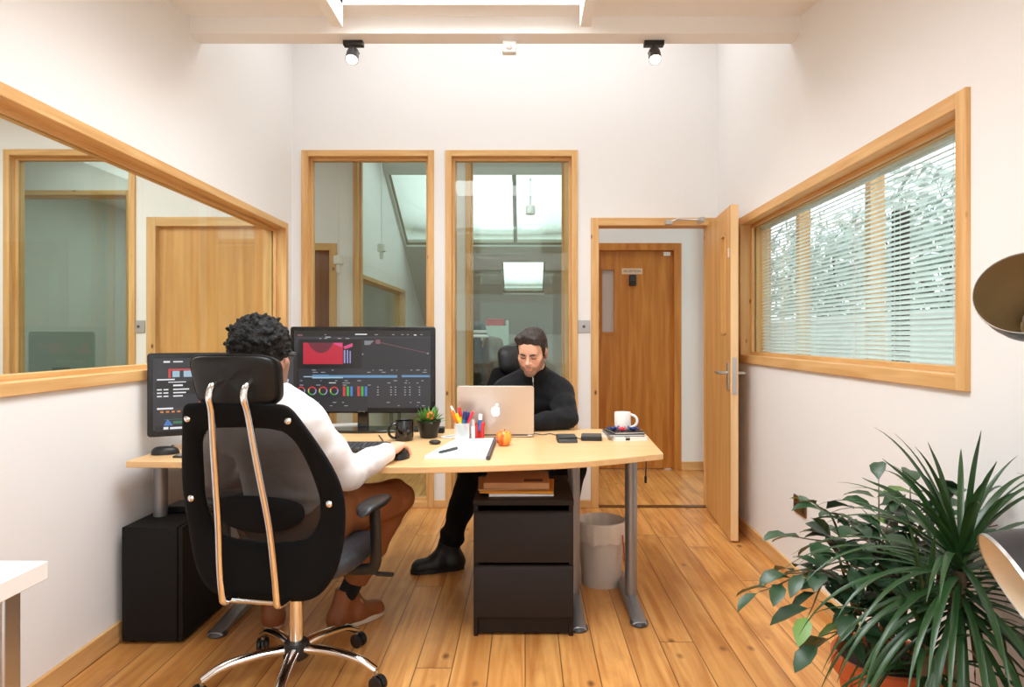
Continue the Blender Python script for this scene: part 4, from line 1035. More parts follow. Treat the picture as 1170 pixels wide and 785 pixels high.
# apple-like orange fruit
p = onz(575.5, 510, Z); c = Vector((p.x, p.y + .02, Z)); t = thing('apple', 'red and yellow apple in front of the laptop', 'fruit', c)
am, n_, l_, b_ = new_mat('apple_skin'); b_.inputs['Roughness'].default_value = .32
tc = n_.new('ShaderNodeTexCoord'); nz = n_.new('ShaderNodeTexNoise'); nz.inputs['Scale'].default_value = 26; mp = n_.new('ShaderNodeMapping'); mp.inputs['Scale'].default_value = (1.6, 1.6, .45)
l_.new(tc.outputs['Object'], mp.inputs[0]); l_.new(mp.outputs[0], nz.inputs['Vector']); rp = n_.new('ShaderNodeValToRGB'); e_ = rp.color_ramp.elements; e_[0].position = .36; e_[0].color = rgb(214, 66, 30); e_[1].position = .66; e_[1].color = rgb(246, 176, 70)
l_.new(nz.outputs['Fac'], rp.inputs['Fac']); l_.new(rp.outputs[0], b_.inputs['Base Color'])
mb = MB(); mb.lathe([(0, .008), (.012, .002), (.020, .001), (.030, .012), (.0365, .034), (.034, .054), (.022, .066), (.010, .066), (.0, .058)], c, 32); mb.build('flesh', am, t)
mb = MB(); mb.tube(bez([c + Vector((0, 0, .056)), c + Vector((.002, 0, .068)), c + Vector((.006, 0, .076))], 4), .0015, 6); mb.build('stalk', M['stem'], t)
# laptop: lid back towards the camera
Yl = 3.262; s = F_PX / Yl; lx0 = (523 - VX) / s; lx1 = (610 - VX) / s; W_ = lx1 - lx0; lcx = (lx0 + lx1) / 2
t = thing('laptop', 'open silver laptop with its lid back to the camera', 'laptop', (lcx, Yl + .11, Z))
mb = MB(); mb.prism(rounded_rect(W_, .247, .012, 5, lcx, Yl + .1235), Z + .002, Z + .012); mb.build('base', M['laptop'], t, bevel=.003)
mb = MB()
for r in range(5):
    for k in range(14): mb.box(lx0 + .045 + k * .0205, lx0 + .063 + k * .0205, Yl + .035 + r * .019, Yl + .051 + r * .019, Z + .012, Z + .0135)
mb.build('keys', M['black'], t)
tilt = math.radians(9); lidR = Matrix.Rotation(tilt, 3, 'X'); hp_ = Vector((lcx, Yl + .002, Z + .014))
def lid(p): return hp_ + lidR @ Vector((p[0], p[2], p[1]))                # (across, up, away)
mb = MB(); mb.prism(rounded_rect(W_, .243, .012, 5, 0, .1225), -.003, .003, xf=lid); ld = mb.build('lid', M['laptop'], t, bevel=.001)
mb = MB(); mb.prism(rounded_rect(W_ - .016, .223, .004, 3, 0, .1235), .0031, .0036, xf=lid); mb.build('screen', E['lblue'], ld)
# fruit emblem on the lid
ap = []
for k in range(40):
    a = 2 * math.pi * k / 40; x = math.cos(a); y = math.sin(a)
    r_ = 1 + .10 * math.cos(2 * a + 0) * -1 * (1 if y < 0 else .3) - .16 * math.exp(-((a - math.pi / 2) / .35) ** 2) - .13 * math.exp(-((a - 3 * math.pi / 2) / .3) ** 2)
    ap.append([x * r_ * .0225, y * r_ * .0245])
ap2 = []
for x, y in ap:                                                            # the bite on the right-hand side as the camera sees it
    bx, by, br = .0285, .003, .0125
    d = math.hypot(x - bx, y - by)
    if d < br: x = bx - math.sqrt(max(0, br * br - (y - by) ** 2))
    ap2.append((x, y + .118))
em = emis('emblem_white', (1, 1, 1, 1), .9); em.node_tree.nodes['Principled BSDF'].inputs['Base Color'].default_value = (.9, .9, .9, 1)
mb = MB(); mb.prism([(x, y) for x, y in ap2], -.0037, -.0030, xf=lid)
lf_ = [(.001 + .0105 * t_ + .006 * math.sin(math.pi * t_) * sg_, .118 + .0262 + .0125 * t_ - .002 * sg_ * math.sin(math.pi * t_)) for sg_, rng in ((1, range(0, 7)), (-1, range(6, -1, -1))) for t_ in [k / 6 for k in rng]]
mb.prism(lf_[:-1], -.0037, -.0030, xf=lid); mb.build('emblem', em, ld)
mb = MB(); mb.tube([(lx0 + .03, Yl + .004, Z + .013), (lx1 - .03, Yl + .004, Z + .013)], .006, 10); mb.build('hinge', M['black'], t)
# drives
def drive(label, px, py, w, d, h, a, two=False):
    p = onz(px, py, Z); c = Vector((p.x, p.y + d / 2, Z)); t = thing('hard_drive', label, 'drive', c); R = Matrix.Rotation(math.radians(a), 3, 'Z')
    mb = MB(); mb.obox(c + Vector((0, 0, h / 2)), (w, d, h), R); mb.build('case', M['black'], t, bevel=.003)
    mb = MB(); mb.obox(c + Vector((0, .0, h + .0008)), (w * .94, d * .92, .0016), R); mb.build('lid', M['gunmetal'], t)
    return t, c, R
t, c1, R = drive('grey and black card reader, the nearer of the two drives to the laptop', 648, 506, .092, .105, .026, 2)
mb = MB(); mb.obox(c1 + Vector((.004, -.056, .008)), (.088, .016, .016), R); mb.build('front_step', M['gunmetal'], t, bevel=.002)
t, c2, R = drive('flat grey and black hard drive between the card reader and the notebooks', 677, 504, .098, .10, .022, -6)
mb = MB(); mb.tube(bez([(lx1 - .005, Yl + .10, Z + .006), (.09, Yl + .07, Z + .003), (.13, Yl + .10, Z + .003), (c1.x - .02, c1.y + .055, Z + .012)], 8), .0022, 6); tag(mb.build('cable', M['gunmetal']), 'thin grey cable from the laptop to the card reader', 'cable')
mb = MB(); mb.tube(bez([c1 + Vector((.05, .02, .012)), c1 + Vector((.075, .04, .004)), c2 + Vector((-.05, .0, .010))], 8), .0022, 6); tag(mb.build('cable', M['black']), 'short black cable between the card reader and the hard drive', 'cable')
# notebooks with the white mug on top
p = onz(717, 503.5, Z); c = Vector((p.x - .005, p.y + .085, Z)); z = Z
def book(label, w, d, h, a, cov, dx=0, dy=0, spine=None):
    global z
    t = thing('notebook', label, 'notebook', (c.x + dx, c.y + dy, z), 'notebooks under the white mug')
    mb = MB(); mb.prism(rect(c.x + dx, c.y + dy, w, d, a), z, z + .003); mb.prism(rect(c.x + dx, c.y + dy, w, d, a), z + h - .003, z + h); mb.build('cover', cov, t, bevel=.001)
    mb = MB(); mb.prism(rect(c.x + dx, c.y + dy, w - .006, d - .006, a), z + .003, z + h - .003); mb.build('pages', M['paper'], t)
    if spine:
        mb = MB(); mb.prism(rect(c.x + dx - .02, c.y + dy, .022, d + .004, a), z - .0002, z + h + .0006); mb.build('elastic_band', M['black'], t)
    z += h
book('white paged notebook with black band at the bottom under the white mug', .165, .20, .018, 14, M['white'], 0, 0, True)
book('grey covered notebook in the middle of the stack under the white mug', .170, .185, .012, 4, M['gunmetal'], -.004, .006)
book('black covered notebook on top of the stack under the white mug', .150, .175, .011, 10, M['black'], .004, .004)
mc = Vector((.478, c.y + .015, z))
t = mug('mug', 'white mug standing on the stack of notebooks', mc, .040, .083, M['white'], math.radians(-12))
for k, (dx, dy, w_, m_) in enumerate(((-.05, -.045, .036, 'navy'), (.043, -.055, .034, 'navy'), (-.012, -.066, .022, 'pink'))):
    t = thing('wrapped_sweet', ('blue wrapped sweet left of the white mug', 'blue wrapped sweet right of the white mug', 'pinkish wrapped sweet before the white mug')[k], 'sweet', (mc.x + dx, mc.y + dy, z))
    mb = MB(); q = Vector((mc.x + dx, mc.y + dy, z + .010)); mb.ell(q, (w_ * .42, .010, .010), 14, 8); mb.build('sweet', M[m_], t)
    mb = MB()
    for sg_ in (-1, 1):
        e0 = q + Vector((sg_ * w_ * .36, 0, 0)); mb.add([e0, e0 + Vector((sg_ * w_ * .34, .010, .014)), e0 + Vector((sg_ * w_ * .40, 0, .004)), e0 + Vector((sg_ * w_ * .34, -.010, -.006))], [(0, 1, 2), (0, 2, 3)])
    mb.build('wrapper_twist', M[m_], t, solid=.001)
# loose sheets under the large monitor
p = onz(398, 489, Z); sheet('paper_sheet', 'loose white sheets on the base of the large monitor', 'paper', rect(p.x, p.y + .01, .20, .10, 14), Z + .0145, .004, M['paper'])
p = onz(492, 493, Z); mb = MB(); mb.obox((p.x + .06, 3.42, Z + .015), (.035, .05, .03)); tag(mb.build('adapter', M['black'], bevel=.004), 'small black adapter behind the potted plant', 'adapter')
# cable hanging off the right end of the desk
x = (738 - VX) * 3.0 / F_PX; mb = MB(); mb.tube([(x, 3.0, ZD - .028), (x + .001, 3.0, ZD - .09), (x - .001, 3.0, ZD - .135)], .003, 8); mb.tube([(x - .001, 3.0, ZD - .135), (x - .001, 3.0, ZD - .165)], .006, 10); tag(mb.build('cable', M['black']), 'short black cable hanging under the right end of the desk', 'cable')

# ------------------------------------------------------------------ white side table at the lower left
t = thing('side_table', 'white table corner with a steel leg at the lower left edge', 'table', (-1.3, 1.1, 0))
mb = MB(); mb.box(-1.605, -1.055, .60, 1.472, .690, .730); mb.build('table_top', M['white'], t, bevel=.002)
for (xx, yy) in ((-1.110, 1.41), (-1.55, 1.41), (-1.11, .66), (-1.55, .66)):
    mb = MB(); mb.box(xx - .024, xx + .024, yy - .024, yy + .024, 0.012, .690); lg = mb.build('leg', M['steel'], t, bevel=.004)
    mb = MB(); mb.lathe([(0, 0), (.02, 0), (.022, .012), (0, .012)], (xx, yy, 0), 14); mb.build('glide', M['black'], lg)

# ------------------------------------------------------------------ floor lamp at the right edge
lp = thing('floor_lamp', 'dark metal floor lamp with two cone shades at the right edge', 'lamp', (1.235, 1.36, 0))
mb = MB(); mb.lathe([(0, 0), (.13, 0), (.135, .006), (.13, .022), (.02, .03), (0, .03)], (1.235, 1.36, 0), 40); mb.build('base', M['lamp_dark'], lp)
mb = MB(); mb.tube([(1.235, 1.36, .02), (1.235, 1.36, 1.75)], .011, 14); mb.build('pole', M['lamp_dark'], lp)
def shade(centre, direction, r0, r1, L, inner, joint):
    d = Vector(direction).normalized(); R = d.to_track_quat('Z', 'Y').to_matrix(); c = Vector(centre)     # opening centre, axis pointing out of it
    mb = MB(); mb.lathe([(r0, 0.0), (r0 * .93, -.25 * L), (r0 * .80, -.5 * L), (r1 * 1.25, -.85 * L), (r1, -L), (.0, -L)], c, 48, 0, R)
    mb.lathe([(0, -L + .004), (r1 * .95, -L + .004), (r1 * 1.2, -.85 * L), (r0 * .785, -.5 * L), (r0 * .92, -.25 * L), (r0 * .987, .0005)], c, 48, 1, R)
    mb.lathe([(r0 * .985, 0.0005), (r0 * .995, .003), (r0 * 1.008, .003), (r0 * 1.008, -.004)], c, 48, 2, R)
    sh = mb.build('lamp_shade', [M['lamp_dark'], inner, M['steel']], lp)
    mb = MB(); mb.ell(c - d * L * .80, (.022, .022, .026), 16, 10, 0, R); mb.build('bulb', M['frost'], sh)
    mb = MB(); e0 = c - d * L; mb.tube([e0, e0 - d * .05], .02, 14); mb.tube([e0 - d * .045, Vector(joint)], .008, 10); mb.ell(joint, .018); mb.build('arm', M['lamp_dark'], lp)
shade(at(1174, 334, 1.30), (-.60, -.62, .42), .090, .03, .15, M['lamp_olive'], (1.235, 1.36, 1.20))
shade(at(1158, 668, 1.30), (-.86, .20, -.44), .102, .035, .17, M['lamp_cream'], (1.235, 1.36, .66))
# ------------------------------------------------------------------ executive mesh chairs
M['chair_mesh'] = sheer('dark_mesh', rgb(34, 27, 25), .84)
def make_chair(label, base_rot, rounded_head=False):
    t = thing('office_chair', label, 'chair')
    # five-star base with castors
    for k in range(5):
        a = math.radians(base_rot + 72 * k); d = Vector((math.cos(a), math.sin(a), 0)); sd = Vector((-d.y, d.x, 0))
        mb = MB(); pts = bez([d * .035 + Vector((0, 0, .122)), d * .13 + Vector((0, 0, .120)), d * .235 + Vector((0, 0, .103)), d * .300 + Vector((0, 0, .070))], 6)
        mb.tube(pts, [.021 - .006 * i / (len(pts) - 1) for i in range(len(pts))], 14, flat=.85); lg = mb.build('base_leg', M['chrome'], t)
        c = d * .302
        mb = MB(); mb.tube([c + Vector((0, 0, .072)), c + Vector((0, 0, .04))], .007, 10); mb.build('stem', M['steel'], lg)
        mb = MB(); co = c - sd * .004 + d * .008; al = (a + 1.1 * k); ax = Vector((math.cos(al), math.sin(al), 0))
        for sg in (-1, 1):
            q = co + ax * sg * .014; RR = ax.to_track_quat('Z', 'Y').to_matrix()
            mb.lathe([(0, -.0085), (.020, -.0085), (.0265, -.005), (.0265, .005), (.020, .0085), (0, .0085)], q + Vector((0, 0, .0265)), 22, 0, RR)
        mb.tube([co + ax * -.02 + Vector((0, 0, .0265)), co + ax * .02 + Vector((0, 0, .0265))], .007, 8)
        pr = [(.029 * math.cos(b), .029 * math.sin(b)) for b in [math.radians(10 + 16 * i) for i in range(11)]]
        fw = Vector((-ax.y, ax.x, 0)); n_ = len(pr)
        vs = [co + fw * x + ax * w + Vector((0, 0, .0265 + z)) for w in (-.0048, .0048) for (x, z) in pr]
        mb.add(vs, [tuple(range(n_ - 1, -1, -1)), tuple(range(n_, 2 * n_))] + [(i, i + 1, n_ + i + 1, n_ + i) for i in range(n_ - 1)])
        mb.build('caster', M['black'], lg)
    mb = MB(); mb.lathe([(0, .085), (.034, .085), (.044, .093), (.046, .135), (.040, .146), (0, .146)], (0, 0, 0), 28); mb.build('hub', M['black'], t)
    mb = MB(); mb.lathe([(0, .14), (.0245, .14), (.0245, .30), (.017, .302), (.017, .40), (0, .40)], (0, 0, 0), 24); mb.build('gas_lift', M['chrome'], t)
    mb = MB(); mb.box(-.085, .085, -.10, .13, .392, .418); mb.box(-.05, .05, -.06, .08, .372, .395); mb.build('mechanism', M['black'], t, bevel=.006)
    mb = MB(); mb.tube([(.07, .02, .395), (.20, .03, .392), (.30, .035, .388)], .006, 8); mb.obox((.315, .036, .387), (.06, .018, .010)); mb.build('lever', M['black'], t)
    # seat cushion with rolled front
    mb = MB()
    def seat(u, v):
        th = v * 2 * math.pi; cx, sy = math.cos(th), math.sin(th)
        ex = math.copysign(abs(cx) ** .55, cx); ey = math.copysign(abs(sy) ** .55, sy)
        k = [0, .6, .93, 1.0, 1.0, .94, .7, 0][int(round(u * 7))]; z = [.418, .418, .420, .440, .465, .488, .500, .503][int(round(u * 7))]
        y = ey * .245 * k + .025; x = ex * .252 * k
        z += (-.02 * max(0, (y - .17) / .1) + .010 * (abs(x) / .25) ** 3 * (u > .5)) * (1 if u > .3 else .4)
        return Vector((x, y, z))
    mb.surf(seat, 8, 48, closed=True); mb.build('seat', M['grey_leather'], t, subsurf=1)
    # backrest: outline in (across, height), bowed and reclined
    def bp(x, z, off=0.0):
        q = (z - .41) / .62
        y = -.225 - .075 * q - .075 * max(0, q) ** 2 + .055 * math.sin(math.pi * min(1, max(0, q))) * .6 + .55 * x * x
        return Vector((x, y - off, z))
    W = lambda z: float(np.interp(z, [.375, .39, .42, .48, .56, .68, .74, .80, .90, .98, 1.015, 1.03], [.13, .185, .220, .250, .268, .282, .278, .264, .226, .190, .174, .150]))
    wi = lambda z: float(np.interp(z, [.57, .60, .65, .72, .84, .90, .945], [.135, .170, .195, .200, .176, .158, .120]))
    # frame ring: outer and inner loops, with thickness
    zo = [.375, .385, .40, .43, .47, .50, .54, .58, .64, .70, .76, .82, .88, .94, .98, 1.005, 1.02, 1.03]
    def loop(fw, zs):
        return [(fw(z), z) for z in zs] + [(-fw(z), z) for z in reversed(zs)]
    n = len(zo); zi = [.57 + (.945 - .57) * i / (n - 1) for i in range(n)]
    Lo, Li = loop(W, zo), loop(wi, zi); k = len(Lo)
    mb = MB(); rings = []
    for (fo, off, mixv) in ((0, -.018, .0), (0, .020, .0), (.0, .030, .08), (.0, .026, .75), (.0, .004, 1.0), (.0, -.012, 1.0)):
        rings.append([bp(a[0] + (b[0] - a[0]) * mixv, a[1] + (b[1] - a[1]) * mixv, off) for a, b in zip(Lo, Li)])
    rings[0] = [bp(a[0] * .985, a[1], -.018) for a in Lo]
    vs = [p for r in rings for p in r]; fs = []; m_ = len(rings)
    for i in range(m_):
        i2 = (i + 1) % m_
        for j in range(k):
            j2 = (j + 1) % k; fs.append((i * k + j, i * k + j2, i2 * k + j2, i2 * k + j))
    mb.add(vs, fs, 0, True); mb.build('backrest_frame', M['black_fabric'], t, subsurf=1, angle=180)
    mb = MB(); mb.surf(lambda u, v: bp((v * 2 - 1) * (wi(.565 + .385 * u) + .012), .565 + .385 * u, -.004), 24, 20); mb.build('backrest_mesh', M['chair_mesh'], t)
    mb = MB()
    def lumbar(u, v):
        th = v * 2 * math.pi; r_ = math.sin(u * math.pi / 2) ** .6
        x = math.cos(th) * .155 * r_; z = .66 + math.copysign(abs(math.sin(th)) ** .8, math.sin(th)) * .062 * r_ + .010 * (x / .15) ** 2
        return bp(x, z, .012 + .022 * math.cos(u * math.pi / 2))
    mb.surf(lumbar, 8, 36, closed=True); mb.build('lumbar_pad', M['black_fabric'], t)
    for (x, z) in ((-.165, .975), (.165, .975), (-.238, .70), (.238, .70)):
        q = bp(x, z, .028); mb = MB(); R = Matrix.Rotation(math.pi / 2, 3, 'X')
        mb.lathe([(0, .006), (.006, .0055), (.0105, .002), (.0105, -.004), (0, -.004)], q, 18, 0, R); mb.build('bolt', M['chrome'], t)
    # two chrome tubes up the back
    for sg in (-1, 1):
        pts = [(sg * .058, -.02, .398), (sg * .085, -.16, .394), (sg * .089, -.272, .392), (sg * .090, -.305, .400), (sg * .091, -.312, .425), (sg * .090, -.325, .52), (sg * .083, -.343, .66), (sg * .068, -.385, .86), (sg * .058, -.412, 1.00), (sg * .055, -.428, 1.045), (sg * .054, -.418, 1.078), (sg * .054, -.385, 1.095)]
        pts = [(x + .010, y, z) for x, y, z in pts]; mb = MB(); mb.tube(bez(pts, 7), .0105, 16); mb.build('support_tube', M['chrome'], t)
    mb = MB(); mb.tube([(-.089, -.272, .392), (.089, -.272, .392)], .008, 12); mb.build('tube_bracket', M['chrome'], t)
    # headrest
    mb = MB(); hz = 1.093 if not rounded_head else 1.075
    def head(u, v):
        th = v * 2 * math.pi; cx, sy = math.cos(th), math.sin(th)
        p_ = .38 if not rounded_head else .6
        x = math.copysign(abs(cx) ** p_, cx); z = math.copysign(abs(sy) ** p_, sy)
        k = [0, .75, .96, 1.0, 1.0, .96, .7, 0][int(round(u * 7))]; y = [-.405, -.405, -.400, -.388, -.366, -.350, -.338, -.334][int(round(u * 7))]
        if rounded_head: y = [-.42, -.418, -.408, -.385, -.355, -.33, -.305, -.296][int(round(u * 7))]
        zz = z * k; xx = x * .146 * k * (1 - .085 * (1 - zz) * .5)
        return Vector((xx, y - .02 * zz + 1.3 * xx * xx, hz + zz * (.078 if not rounded_head else .098)))
    mb.surf(head, 8, 56, closed=True); hd = mb.build('headrest', M['chair_leather'], t, subsurf=1)
    if not rounded_head:
        pip = [head(3 / 7, i / 64) * 1.0 for i in range(65)]
        mb = MB(); mb.tube([q + Vector((0, -.001, 0)) for q in pip], .0035, 6, caps=False); mb.build('piping', M['chair_leather'], hd)
    # arm rests
    for sg in (-1, 1):
        mb = MB(); mb.tube(bez([(sg * .12, .02, .405), (sg * .245, .03, .402), (sg * .282, .03, .425), (sg * .288, .02, .52), (sg * .285, .015, .628)], 6), [.020] * 6 + [.021] * 19, 12, flat=.55, up=(0, 1, 0)); ar = mb.build('armrest', M['black'], t)
        mb = MB()
        def pad(u, v):
            th = v * 2 * math.pi; kk = math.sin(math.pi * min(1, max(0, u))) ** .35 if 0 < u < 1 else 0
            w_ = .040 * kk; x = math.copysign(abs(math.cos(th)) ** .6, math.cos(th)) * w_; z = math.copysign(abs(math.sin(th)) ** .6, math.sin(th)) * .014 * kk
            y = -.10 + .235 * u
            return Vector((sg * .285 + x, y, .642 + z - .022 * max(0, (.18 - u) / .18) ** 2))
        mb.surf(pad, 20, 24, closed=True); mb.build('arm_pad', M['black'], ar)
        mb = MB(); mb.obox((sg * .297, .03, .55), (.004, .018, .034)); mb.build('height_button', M['steel'], ar)
    return t
ch1 = make_chair('black mesh back executive chair with chrome tubes, occupied by the man in white', 61 + 9, False)
ch1.location = (-.812, 2.36, 0); ch1.rotation_euler = (0, 0, math.radians(-9))
ch2 = make_chair('black office chair with rounded headrest behind the man in black', 40, True)
ch2.location = (.03, 3.93, 0); ch2.rotation_euler = (0, 0, math.radians(180 + 11))
# ------------------------------------------------------------------ people
def tinted(name, rough=.5, sss=.12):
    m, n, l, b = new_mat(name); a = n.new('ShaderNodeAttribute'); a.attribute_name = 'tint'
    l.new(a.outputs['Color'], b.inputs['Base Color']); b.inputs['Roughness'].default_value = rough
    b.inputs['Subsurface Weight'].default_value = sss; b.inputs['Subsurface Radius'].default_value = (.012, .004, .002); b.inputs['Subsurface Scale'].default_value = .5
    tc = n.new('ShaderNodeTexCoord'); nz = n.new('ShaderNodeTexNoise'); nz.inputs['Scale'].default_value = 350; l.new(tc.outputs['Object'], nz.inputs['Vector'])
    bp = n.new('ShaderNodeBump'); bp.inputs['Strength'].default_value = .12; bp.inputs['Distance'].default_value = .001; l.new(nz.outputs['Fac'], bp.inputs['Height']); l.new(bp.outputs[0], b.inputs['Normal'])
    return m
M['skin'] = tinted('skin')
M['hair_brown'] = mat('dark_brown_hair', rgb(40, 27, 21), .5, bump=.9, bscale=160, var=.4, stretch=(1, .25, .6))
M['hair_black'] = mat('black_curly_hair', rgb(15, 12, 12), .62, bump=.8, bscale=220, var=.5, spec=.3)
M['white_knit'] = mat('white_knit', rgb(232, 228, 228), .9, bump=.25, bscale=420, sheen=.2, spec=.2)
M['black_knit'] = mat('black_knit', rgb(25, 25, 28), .85, bump=.3, bscale=380, sheen=.05, spec=.2)
M['brown_chino'] = mat('brown_chino', rgb(132, 82, 48), .85, bump=.25, bscale=420, spec=.2)
M['black_denim'] = mat('black_denim', rgb(17, 17, 18), .85, bump=.25, bscale=420, spec=.2)
M['tan_leather'] = mat('tan_leather', rgb(138, 80, 42), .5, bump=.1, bscale=160, var=.12)
M['black_leather'] = mat('black_leather', rgb(15, 15, 15), .5, bump=.1, bscale=160)
M['sole'] = mat('pale_sole', rgb(214, 200, 180), .7)
M['sock'] = mat('black_sock', rgb(16, 16, 18), .95, bump=.3, bscale=500)
def V3(*a): return np.array(a, float)
def basis(fwd, up):
    f = Vector(fwd).normalized(); u = Vector(up); u = (u - f * u.dot(f)).normalized(); r = f.cross(u)
    return np.array([[r.x, f.x, u.x], [r.y, f.y, u.y], [r.z, f.z, u.z]])     # columns: right, forward, up
def put_head(S, o, R, sc=1.0, hair_only=False):
    g = lambda *p: np.array(o) + sc * (R @ np.array(p))
    def e(c, r, k=.02, op='add'): S.ell(g(*c), np.array(r) * sc, k * sc, R, op)
    def cp(a, b, ra, rb, k=.015, op='add'): S.cap(g(*a), g(*b), ra * sc, rb * sc, k * sc, op=op)
    e((0, -.012, .035), (.076, .095, .086)); e((0, .028, -.030), (.060, .064, .078), .03)
    for s in (-1, 1):
        cp((s * .050, .008, -.066), (s * .012, .070, -.104), .018, .016, .03)
        e((s * .046, .056, -.022), (.022, .022, .020), .025)                     # cheekbones
        e((s * .040, .052, -.060), (.020, .020, .026), .03)
    e((0, .078, -.100), (.024, .017, .017), .025)                               # chin
    cp((-.036, .080, .020), (.036, .080, .020), .012, .012, .02)                # brow
    e((0, .064, .052), (.056, .030, .040), .03)                                 # forehead
    for s in (-1, 1): e((s * .031, .098, .0), (.018, .015, .0125), .012, 'sub')
    for s in (-1, 1): e((s * .031, .0765, -.002), (.0135, .0125, .0115), .003)  # eyeballs under their lids
    cp((0, .088, .012), (0, .109, -.026), .0075, .0100, .010)                   # nose
    e((0, .113, -.031), (.0110, .011, .0095), .007)
    for s in (-1, 1): e((s * .0125, .095, -.036), (.008, .010, .008), .008)
    for s in (-1, 1): e((s * .0065, .103, -.0425), (.004, .005, .003), .004, 'sub')
    e((0, .084, -.060), (.030, .018, .020), .015)
    cp((-.017, .0965, -.0645), (.017, .0965, -.0645), .0056, .0056, .005); cp((-.014, .0960, -.0755), (.014, .0960, -.0755), .0068, .0068, .005)
    cp((-.021, .1030, -.0700), (.021, .1030, -.0700), .0028, .0028, .002, 'sub'); cp((-.012, .1035, -.0855), (.012, .1035, -.0855), .0045, .0045, .008, 'sub')
    for s in (-1, 1):
        e((s * .078, -.006, -.010), (.010, .020, .033), .008); e((s * .087, .000, -.008), (.006, .011, .020), .004, 'sub'); e((s * .077, .001, -.036), (.008, .010, .010), .006)
def head_tint(V, o, R, sc, base, beard=None, extra=1.0):
    P = (V - np.array(o)) @ R / sc; x, y, z = P[:, 0], P[:, 1], P[:, 2]
    col = np.tile(np.array(base + (1,), float), (len(V), 1))
    def blend(w, c):
        w = np.clip(w, 0, 1)[:, None]; col[:, :3] = col[:, :3] * (1 - w) + np.array(c)[None] * w
    near = (np.linalg.norm(P, axis=1) < .17)
    sm = lambda v, a, b: np.clip((v - a) / (b - a), 0, 1)
    cheek = np.exp(-(((np.abs(x) - .045) / .022) ** 2 + ((z + .035) / .022) ** 2)) * near * (y > .02)
    blend(cheek * .35, (base[0] * .95, base[1] * .62, base[2] * .55))
    blend(near * np.exp(-((x / .016) ** 2 + ((z + .030) / .016) ** 2)) * (y > .085) * .3, (base[0] * .95, base[1] * .6, base[2] * .5))
    blend(near * (np.abs(x) > .070) * (y > -.04) * .35, (base[0] * .95, base[1] * .6, base[2] * .55))
    if beard is not None:
        lim = np.interp(np.abs(x), [0, .010, .022, .030, .042, .056, .066, .085], [-.050, -.048, -.050, -.060, -.062, -.046, -.022, .0])
        w = sm(lim - z, -.007, .009) * near * sm(y, -.022, .004) * (1 - sm(-z, .112, .135))
        w = w * (1 - .55 * np.exp(-((x / .010) ** 2 + ((z + .084) / .004) ** 2)))
        lipw = np.exp(-((x / .021) ** 4 + ((z + .070) / .0095) ** 4))
        blend(w * .66 * (1 - lipw), beard)
    lips = np.exp(-((x / .022) ** 4 + ((z + .0695) / .0095) ** 4)) * (y > .08) * near
    blend(lips * .8, (base[0] * .74, base[1] * .42, base[2] * .40))
    eye_shade = near * np.exp(-(((np.abs(x) - .031) / .020) ** 2 + ((z - .004) / .014) ** 2)) * (y > .05)  # shade of the eye sockets painted into the skin colour
    blend(eye_shade * .5, (base[0] * .6, base[1] * .45, base[2] * .4))
    return col
def put_hand(S, w, fwd, up, side, curl=(.35, .45, .35), sc=1.0, spread=1.0):
    """w wrist, fwd along the fingers, up = back of the hand, side = towards the thumb"""
    w = np.array(w, float); f = np.array(Vector(fwd).normalized()); u = Vector(up); u = np.array((u - Vector(f) * u.dot(Vector(f))).normalized()); s = np.array(side, float); s = s - f * (s @ f) - u * (s @ u); s /= np.linalg.norm(s)
    g = lambda a, b, c: w + sc * (s * a + f * b + u * c)
    kn = [(.030, .088, .004), (.010, .094, .007), (-.011, .090, .005), (-.030, .081, .0)]
    for (a, b, c) in kn: S.cap(g(a * .45, -.005, 0), g(a, b, c), .0165 * sc, .0115 * sc, .012 * sc)
    S.cap(g(.012, .03, -.004), g(-.012, .05, -.004), .016 * sc, .015 * sc, .015 * sc)
    for i, (a, b, c) in enumerate(kn):
        L = (.040, .045, .042, .033)[i] * sc; p = g(a, b, c); ang = 0; r = (.0092, .0095, .0090, .0080)[i] * sc
        sd = s * (a * 2.2 * spread); d0 = f + sd * 1.0; d0 /= np.linalg.norm(d0)
        for j, fr_ in enumerate((1.0, .62, .50)):
            ang += curl[j] * (1 + .10 * (i - 1)); d = d0 * math.cos(ang) - u * math.sin(ang); q = p + d * L * fr_
            S.cap(p, q, r * (1 - .09 * j), r * (.92 - .09 * j), .0035); p = q
    t0 = g(.020, .018, -.006); t1 = g(.046, .048, -.012); t2 = g(.050, .078, -.018); t3 = g(.044, .100, -.023)
    S.cap(t0, t1, .0145 * sc, .0125 * sc, .012); S.cap(t1, t2, .0115 * sc, .0100 * sc, .004); S.cap(t2, t3, .0100 * sc, .0080 * sc, .003)
def ruff(amp, freq, amp2=0, f2=40):
    return lambda p: amp * noise.noise(p * freq) + (amp2 * noise.noise(p * f2) if amp2 else 0)
def folds(joints, amp=.006, freq=55, base=.002):
    """soft cloth creases that gather at the bends"""
    J = [(Vector(a), Vector(d).normalized(), r) for a, d, r in joints]
    def f(p):
        v = base * noise.noise(p * 14) + .0012 * noise.noise(p * 38)
        for a, d, r in J:
            q = p - a; w = math.exp(-(q.length / r) ** 2)
            if w > .02: v += amp * w * math.sin(q.dot(d) * freq + 2.5 * noise.noise(p * 11))
        return v
    return f
